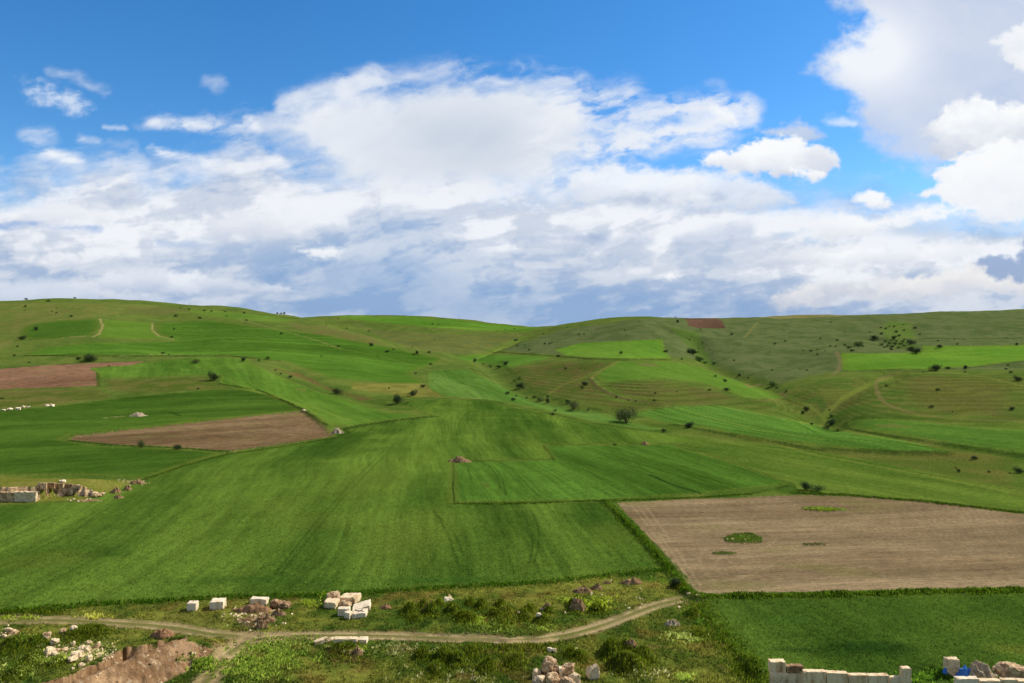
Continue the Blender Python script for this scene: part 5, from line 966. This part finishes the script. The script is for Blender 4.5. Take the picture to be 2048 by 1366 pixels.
# ------------------------------------------------------------------ clouds on the sky shell
def build_sky():
    az = np.radians(np.concatenate([np.arange(-180, -41, 1.0), np.arange(-41, 41, 0.062), np.arange(41, 180.1, 1.0)]))
    el = np.radians(np.concatenate([np.arange(-1.5, 31, 0.058), np.arange(31, 80, 1.0)]))
    A, E = np.meshgrid(az, el, indexing='ij')
    Ac = np.clip(A, R(-66), R(66))
    u = 1024 + F * np.tan(Ac); v = 683 - F * np.tan(E) / np.cos(Ac)
    n1 = fbm(u / 230, v / 130, 5, 501); n2 = fbm(u / 230 + 40, v / 130 + 9, 5, 507)
    f1 = fbm(u / 60, v / 40, 5, 511, 0.6); f2 = fbm(u / 60 + 31, v / 40 + 5, 5, 517, 0.6)
    fine = fbm(u / 17, v / 12, 4, 521, 0.6)
    r1, r2 = rot(u, v, R(-9)); st = fbm(r1 / 190 + n1 * 1.6, r2 / 42 + n2 * 1.2, 6, 531, 0.55)      # long streaks
    q1, q2 = rot(u, v, R(-28)); fib = 0.5 * fbm(q1 / 240 + n1 * 2, q2 / 46 + n2 * 2.5, 5, 541, 0.55) + 0.5 * fbm(u / 90 + n2 * 3, v / 50 + n1 * 3, 6, 545, .55)           # fibres
    puff = fbm(u / 85 + f1, v / 55 + f2, 6, 551, 0.52)
    rgb = np.zeros(A.shape + (3,)); al = np.zeros(A.shape)
    fs1, fs2 = rot(u, v, R(-9)); fs = fbm(fs1 / 58 + f1 * 1.5, fs2 / 19 + f2 * 1.5, 5, 571, .58); bil = np.abs(2 * fbm(u / 70 + f2, v / 44 + f1, 5, 577, .55) - 1)
    def over(c, a):
        nonlocal rgb, al
        a = np.clip(a, 0, 1); na = a + al * (1 - a)
        rgb = np.where(na[..., None] > 1e-5, (c * a[..., None] + rgb * (al * (1 - a))[..., None]) / np.maximum(na, 1e-5)[..., None], rgb); al = na
    def sdf(P, uu, vv):
        d = segdist(uu, vv, P, True); return np.where(inside(uu, vv, P), d, -d)
    def cm(a, b, t): return mix(lin(a), lin(b), np.clip(t, 0, 1))
    W_ = (244, 247, 252); LG = (205, 213, 228); GR = (176, 190, 215); BG = (138, 168, 212)
    # 0 thin high veil: blue pales towards the horizon
    over(cm((150, 182, 226), (170, 190, 222), n1), 0.80 * sstep(330, 640, v + (n1 - 0.5) * 120))
    # 1 far bank: lavender grey sheet across the lower sky
    P = [(-900,380),(-300,350),(0,348),(120,322),(230,300),(300,318),(420,300),(520,250),(620,300),(900,300),(1200,330),(1400,338),(1500,350),(1600,372),(1760,372),(1850,392),(2000,380),(3000,380),(3000,760),(-900,760)]
    d = sdf(P, u + (f1 - 0.5) * 120, v + (f2 - 0.5) * 80) + (st - 0.5) * 90 + (fine - .5) * 14
    a = sstep(-30, 95, d)
    tex = sstep(0.34, 0.62, st * 0.56 + puff * 0.34 + fs * 0.10) + (0.28 - bil) * 0.35
    bluehole = np.exp(-(((u - 760) / 240) ** 2 + ((v - 545) / 62) ** 2)) + 0.8 * np.exp(-(((u - 1060) / 300) ** 2 + ((v - 615) / 40) ** 2)) + np.exp(-(((u - 1790) / 150) ** 2 + ((v - 385) / 34) ** 2)) + 0.5 * np.exp(-(((u - 800) / 120) ** 2 + ((v - 450) / 40) ** 2)) + 0.9 * np.exp(-(((u - 1850) / 110) ** 2 + ((v - 455) / 20) ** 2))
    bright = np.exp(-(((u - 1150) / 420) ** 2 + ((v - 430) / 110) ** 2)) + 0.8 * np.exp(-(((u - 420) / 330) ** 2 + ((v - 440) / 70) ** 2)) + 0.95 * np.exp(-(((u - 1720) / 320) ** 2 + ((v - 500) / 70) ** 2)) + 0.5 * np.exp(-(((u - 100) / 260) ** 2 + ((v - 420) / 60) ** 2))
    low = sstep(500, 640, v)
    t = tex * 0.85 + 0.46 * bright - 0.8 * bluehole - 0.26 * low
    c = cm((138, 168, 209), (176, 193, 219), t * 1.8 + 0.7)
    smooth_ = 0.7 * np.exp(-(((u - 1150) / 420) ** 2 + ((v - 605) / 55) ** 2)); t = t * (1 - smooth_) + 0.28 * smooth_
    c = mix(c, lin((208, 216, 230)), sstep(0.10, 0.55, t)); c = mix(c, lin((243, 245, 250)), sstep(0.52, 1.15, t))
    over(c, a * (0.97 - 0.15 * np.clip(bluehole, 0, 1)))
    # 2 great anvil, soft edged with fibres
    P = [(290,236),(420,240),(500,240),(560,212),(620,185),(700,160),(850,152),(950,142),(1040,136),(1110,148),(1170,180),(1190,215),(1230,250),(1300,240),(1380,235),(1430,245),(1380,262),(1290,292),(1200,312),(1150,340),(1100,400),(700,400),(620,330),(560,290),(500,256),(420,258),(330,250)]
    d = sdf(P, u + (f1 - 0.5) * 44, v + (f2 - 0.5) * 44) + (fib - 0.5) * 60 + (fs - 0.5) * 34
    wispy = sstep(1150, 1300, u) 
    a = sstep(-22, 60 , d) * (1 - wispy * sstep(0.64, 0.40, fib) * 0.9) * sstep(430, 330, v)
    core = np.exp(-(((u - 960) / 210) ** 2 + ((v - 285) / 75) ** 2))
    t = 0.95 - 0.55 * core + (fib - 0.5) * 0.5 + (n1 - .5) * .5
    over(mix(cm((198, 208, 222), (226, 232, 241), t * 1.3), lin((243, 246, 250)), sstep(0.7, 1.2, t)), a * 0.97)
    # strands of cirrus
    def wisp(P, wid, a0, c=W_, nz=None):
        dd = segdist(u + (f1 - .5) * 34, v + (f2 - .5) * 26, P); nz_ = fib if nz is None else nz
        over(np.ones(A.shape + (3,)) * lin(c), a0 * sstep(wid * 1.3, 0, dd) * sstep(0.30, 0.64, nz_ * 0.55 + fs * 0.45))
    wisp([(300,238),(400,248),(500,250)], 16, .8); wisp([(310,300),(350,312),(380,322),(440,328)], 13, 1.0); wisp([(480,330),(470,280),(500,258)], 30, .55)
    wisp([(1120,200),(1200,230),(1330,215),(1500,215)], 30, .6); wisp([(1180,300),(1290,275),(1400,258),(1490,235)], 30, .8)
    wisp([(100,140),(160,150),(195,170),(210,182)], 15, .35); wisp([(415,160),(440,162),(432,178)], 16, .3); wisp([(490,210),(520,214)], 9, .45)
    wisp([(75,295),(110,312),(150,322)], 22, .95); wisp([(60,262),(95,270)], 22, .55); wisp([(155,275),(190,280)], 12, .5); wisp([(215,248),(250,252)], 8, .4)
    wisp([(200,330),(260,310),(280,345)], 30, .5); wisp([(540,320),(580,335)], 14, .8); wisp([(1660,232),(1700,238)], 12, .6)
    fx_, fy_ = u + (f1 - .5) * 26 + (n1 - .5) * 40, v + (f2 - .5) * 20
    for Pw, wd_, aw in [([(1080,330),(1130,260),(1180,215),(1260,185)], 34, .75), ([(1100,360),(1180,290),(1260,245),(1360,215),(1440,190)], 30, .8), ([(1120,380),(1220,310),(1330,280),(1450,265)], 30, .9), ([(1060,300),(1120,220),(1160,180)], 34, .6),
                        ([(1000,150),(900,135),(800,150),(700,168)], 26, .45), ([(560,210),(640,180),(760,150)], 24, .5), ([(1040,138),(1140,150),(1200,190)], 24, .5), ([(1250,230),(1380,200),(1500,205),(1515,230)], 20, .5), ([(480,245),(470,290),(440,320)], 30, .4)]:
        dd = segdist(fx_, fy_, curve(Pw)); over(np.ones(A.shape + (3,)) * lin((236, 240, 247)), aw * sstep(wd_ * 1.5, 0, dd) * sstep(0.32, 0.66, fs * .5 + fib * .5))
    P = [(15,148),(60,160),(100,158),(140,180),(180,190),(185,208),(150,232),(110,215),(75,215),(50,185)]
    d = sdf(P, u + (f1 - .5) * 40, v + (f2 - .5) * 34) + (fine - .5) * 26
    over(np.ones(A.shape + (3,)) * lin((222, 233, 249)), 0.88 * sstep(-10, 32, d) * sstep(0.3, 0.6, fs * .4 + fine * .2 + f1 * .4))
    # 3 tall cloud at upper right, lit left rim and lavender body
    P = [(1640,-300),(1650,0),(1710,18),(1690,60),(1640,95),(1600,138),(1640,160),(1680,190),(1690,230),(1730,280),(1770,325),(1850,345),(2000,330),(3000,330),(3000,-300)]
    d = sdf(P, u + (f1 - .5) * 90, v + (f2 - .5) * 70) + (fine - .5) * 16
    rim = np.exp(-(((u - 1740) / 110) ** 2 + ((v - 100) / 90) ** 2))
    over(mix(cm((190, 204, 230), (212, 220, 236), puff * 1.1), lin(W_), np.clip(rim * 1.3, 0, 1)), 0.96 * sstep(-12, 50, d) * (1 - 0.25 * sstep(180, 320, v) * sstep(1900, 1700, u)))
    # 4 crisp cumulus heads
    def cumulus(P, amp=26, edge=8, lo=LG, hi=(250, 252, 254), shade=0.5, a0=1.0, seed=1):
        du = (fbm(u / 34, v / 26, 5, 600 + seed, .58) - .5) * amp * 2; dv = (fbm(u / 34, v / 26, 5, 640 + seed, .58) - .5) * amp * 1.7
        x0 = min(p[0] for p in P); x1 = max(p[0] for p in P); y0 = min(p[1] for p in P); y1 = max(p[1] for p in P)
        s = (u > x0 - 90) & (u < x1 + 90) & (v > y0 - 70) & (v < y1 + 70)
        d = np.full(u.shape, -99.0); d[s] = sdf(P, (u + du)[s], (v + dv)[s]); d = d + (fine - .5) * 20
        h = np.clip((v - y0) / (y1 - y0 + 1e-6), 0, 1)
        t = 1.0 - shade * sstep(0.25, 1.0, h) - (puff - 0.42) * 1.5 * shade - sstep(20, 70, d) * 0.12
        over(cm(lo, hi, t), a0 * sstep(-edge * .8, edge * 1.3, d))
    cumulus([(1515,256),(1560,250),(1600,240),(1640,258),(1650,275),(1600,285),(1550,268)], 16, 12, GR, (214,222,236), .5, .85, 2)
    cumulus([(1395,322),(1408,300),(1480,296),(1520,275),(1560,266),(1600,272),(1630,292),(1668,296),(1684,320),(1650,352),(1600,344),(1560,356),(1500,344),(1440,338)], 15, 7, (196,206,226), shade=.55, seed=3)
    cumulus([(1580,335),(1630,332),(1650,345),(1630,360),(1590,350)], 12, 7, shade=.3, seed=4)
    cumulus([(1700,392),(1740,372),(1765,380),(1790,402),(1750,416),(1715,406)], 15, 8, shade=.3, seed=5)
    cumulus([(1415,210),(1450,208),(1480,235),(1470,250),(1440,238)], 14, 10, shade=.2, a0=.9, seed=6)
    cumulus([(1830,266),(1868,236),(1905,200),(1955,188),(2000,205),(2048,200),(2500,180),(2500,310),(1990,300),(1880,318),(1850,300),(1880,280)], 18, 7, GR, shade=.5, seed=7)
    cumulus([(1862,368),(1872,340),(1940,300),(2010,276),(2100,270),(2600,270),(2600,440),(2010,436),(1940,420),(1880,400),(1830,392)], 18, 7, (214,222,236), shade=.3, seed=8)
    cumulus([(1975,82),(2010,55),(2060,38),(2300,30),(2300,160),(2040,140),(2010,118),(2000,86)], 18, 8, GR, shade=.3, seed=9)
    # long bright bar running up to the right heads
    cumulus([(1560,480),(1640,430),(1690,424),(1740,434),(1850,410),(1900,402),(1960,410),(1900,432),(1760,458),(1640,482)], 12, 10, (214,222,236), shade=.3, a0=.95, seed=10)
    cumulus([(1130,345),(1190,325),(1230,324),(1290,334),(1370,336),(1480,344),(1560,372),(1600,405),(1500,420),(1300,412),(1150,400)], 12, 12, (192,204,224), shade=.62, a0=.85, seed=11)
    # lower banks
    cumulus([(1610,470),(1660,440),(1720,430),(1760,445),(1730,470),(1660,480)], 18, 8, (200,208,224), shade=.4, a0=.9, seed=21)
    cumulus([(1480,520),(1560,500),(1640,492),(1760,490),(1850,486),(1960,478),(1980,500),(1900,520),(1750,530),(1600,535),(1500,532)], 20, 12, (190,200,220), shade=.6, a0=.8, seed=22)
    cumulus([(400,430),(470,415),(560,420),(620,440),(600,470),(500,480),(420,465)], 26, 16, (196,206,224), (238,241,247), shade=.6, a0=.7, seed=23)
    cumulus([(20,420),(90,405),(200,412),(240,440),(150,450),(40,445)], 24, 14, (196,206,224), (240,243,248), shade=.6, a0=.7, seed=24)
    cumulus([(1530,598),(1570,574),(1640,566),(1700,556),(1800,552),(1870,540),(1960,520),(2048,512),(2400,505),(2400,585),(2048,588),(1960,578),(1900,592),(1800,600),(1700,590),(1640,612),(1560,618)], 20, 9, (178,190,212), (246,244,242), shade=.62, a0=.97, seed=12)
    cumulus([(1310,552),(1340,544),(1362,550),(1335,560)], 8, 6, shade=.2, a0=.9, seed=13)
    cumulus([(190,552),(225,536),(330,534),(400,542),(430,560),(500,572),(560,566),(600,580),(560,586),(500,590),(420,592),(300,588),(200,580)], 11, 8, (176,192,218), (236,240,247), shade=.8, a0=.92, seed=14)
    cumulus([(-300,560),(0,560),(60,548),(120,560),(200,585),(300,592),(380,604),(380,625),(-300,625)], 14, 12, (176,192,218), (220,228,240), shade=.6, a0=.8, seed=15)
    cumulus([(600,498),(640,488),(690,496),(680,508),(640,512)], 10, 8, shade=.3, a0=.9, seed=16)
    cumulus([(1950,520),(1990,500),(2030,510),(2048,470),(2080,440),(2300,440),(2300,560),(2048,560),(1990,556)], 16, 8, (120,150,196), (150,176,214), shade=.5, a0=.85, seed=17)
    for P, a0 in [([(1050,484),(1120,474),(1200,468)], .75), ([(1080,560),(1060,548),(1160,545)], .2), ([(1380,400),(1440,395)], .6), ([(1230,400),(1300,395),(1330,400)], .5), ([(1360,480),(1420,470),(1500,455)], .45), ([(1200,490),(1290,480)], .4), ([(1150,440),(1190,430)], .35)]:
        wisp(P, 20, a0, (150, 174, 210), puff)
    wisp([(0,452),(60,450),(170,448),(200,455)], 9, .8, (120,164,222), puff); wisp([(320,485),(420,490),(500,488)], 12, .6, (150,180,220), puff)
    # beyond the picture: unseen broken cloud added as warm fill, open towards the sun
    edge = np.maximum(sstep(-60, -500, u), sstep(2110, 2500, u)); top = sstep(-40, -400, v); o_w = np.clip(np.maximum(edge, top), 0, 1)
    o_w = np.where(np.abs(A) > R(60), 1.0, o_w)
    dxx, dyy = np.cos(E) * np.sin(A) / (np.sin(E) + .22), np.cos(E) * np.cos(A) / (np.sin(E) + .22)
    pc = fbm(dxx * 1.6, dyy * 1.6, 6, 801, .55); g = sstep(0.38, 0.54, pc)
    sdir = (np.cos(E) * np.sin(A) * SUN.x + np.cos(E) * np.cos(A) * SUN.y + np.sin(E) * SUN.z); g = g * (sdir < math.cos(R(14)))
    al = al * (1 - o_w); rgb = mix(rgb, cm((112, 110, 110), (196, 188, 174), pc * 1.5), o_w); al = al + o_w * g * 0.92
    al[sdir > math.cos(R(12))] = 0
    Rs = 30000.0
    V = np.stack([Rs * np.cos(E) * np.sin(A), Rs * np.cos(E) * np.cos(A), Rs * np.sin(E)], -1).reshape(-1, 3)
    na, ne = A.shape; I = np.arange(na * ne).reshape(na, ne)
    Q = np.stack([I[:-1, :-1], I[:-1, 1:], I[1:, 1:], I[1:, :-1]], -1).reshape(-1, 4)
    m = bpy.data.materials.new('cloud_light'); m.use_nodes = True; t = m.node_tree; t.nodes.clear()
    o_ = t.nodes.new('ShaderNodeOutputMaterial'); mx = t.nodes.new('ShaderNodeMixShader'); tp = t.nodes.new('ShaderNodeBsdfTransparent'); em = t.nodes.new('ShaderNodeEmission'); at = t.nodes.new('ShaderNodeAttribute'); at.attribute_name = 'cloud'
    t.links.new(at.outputs['Color'], em.inputs[0]); t.links.new(at.outputs['Alpha'], mx.inputs[0]); t.links.new(tp.outputs[0], mx.inputs[1]); t.links.new(em.outputs[0], mx.inputs[2]); t.links.new(mx.outputs[0], o_.inputs[0])
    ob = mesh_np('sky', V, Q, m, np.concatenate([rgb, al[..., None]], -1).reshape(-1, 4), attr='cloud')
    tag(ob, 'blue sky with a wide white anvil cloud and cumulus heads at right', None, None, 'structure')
build_sky()
#PART3
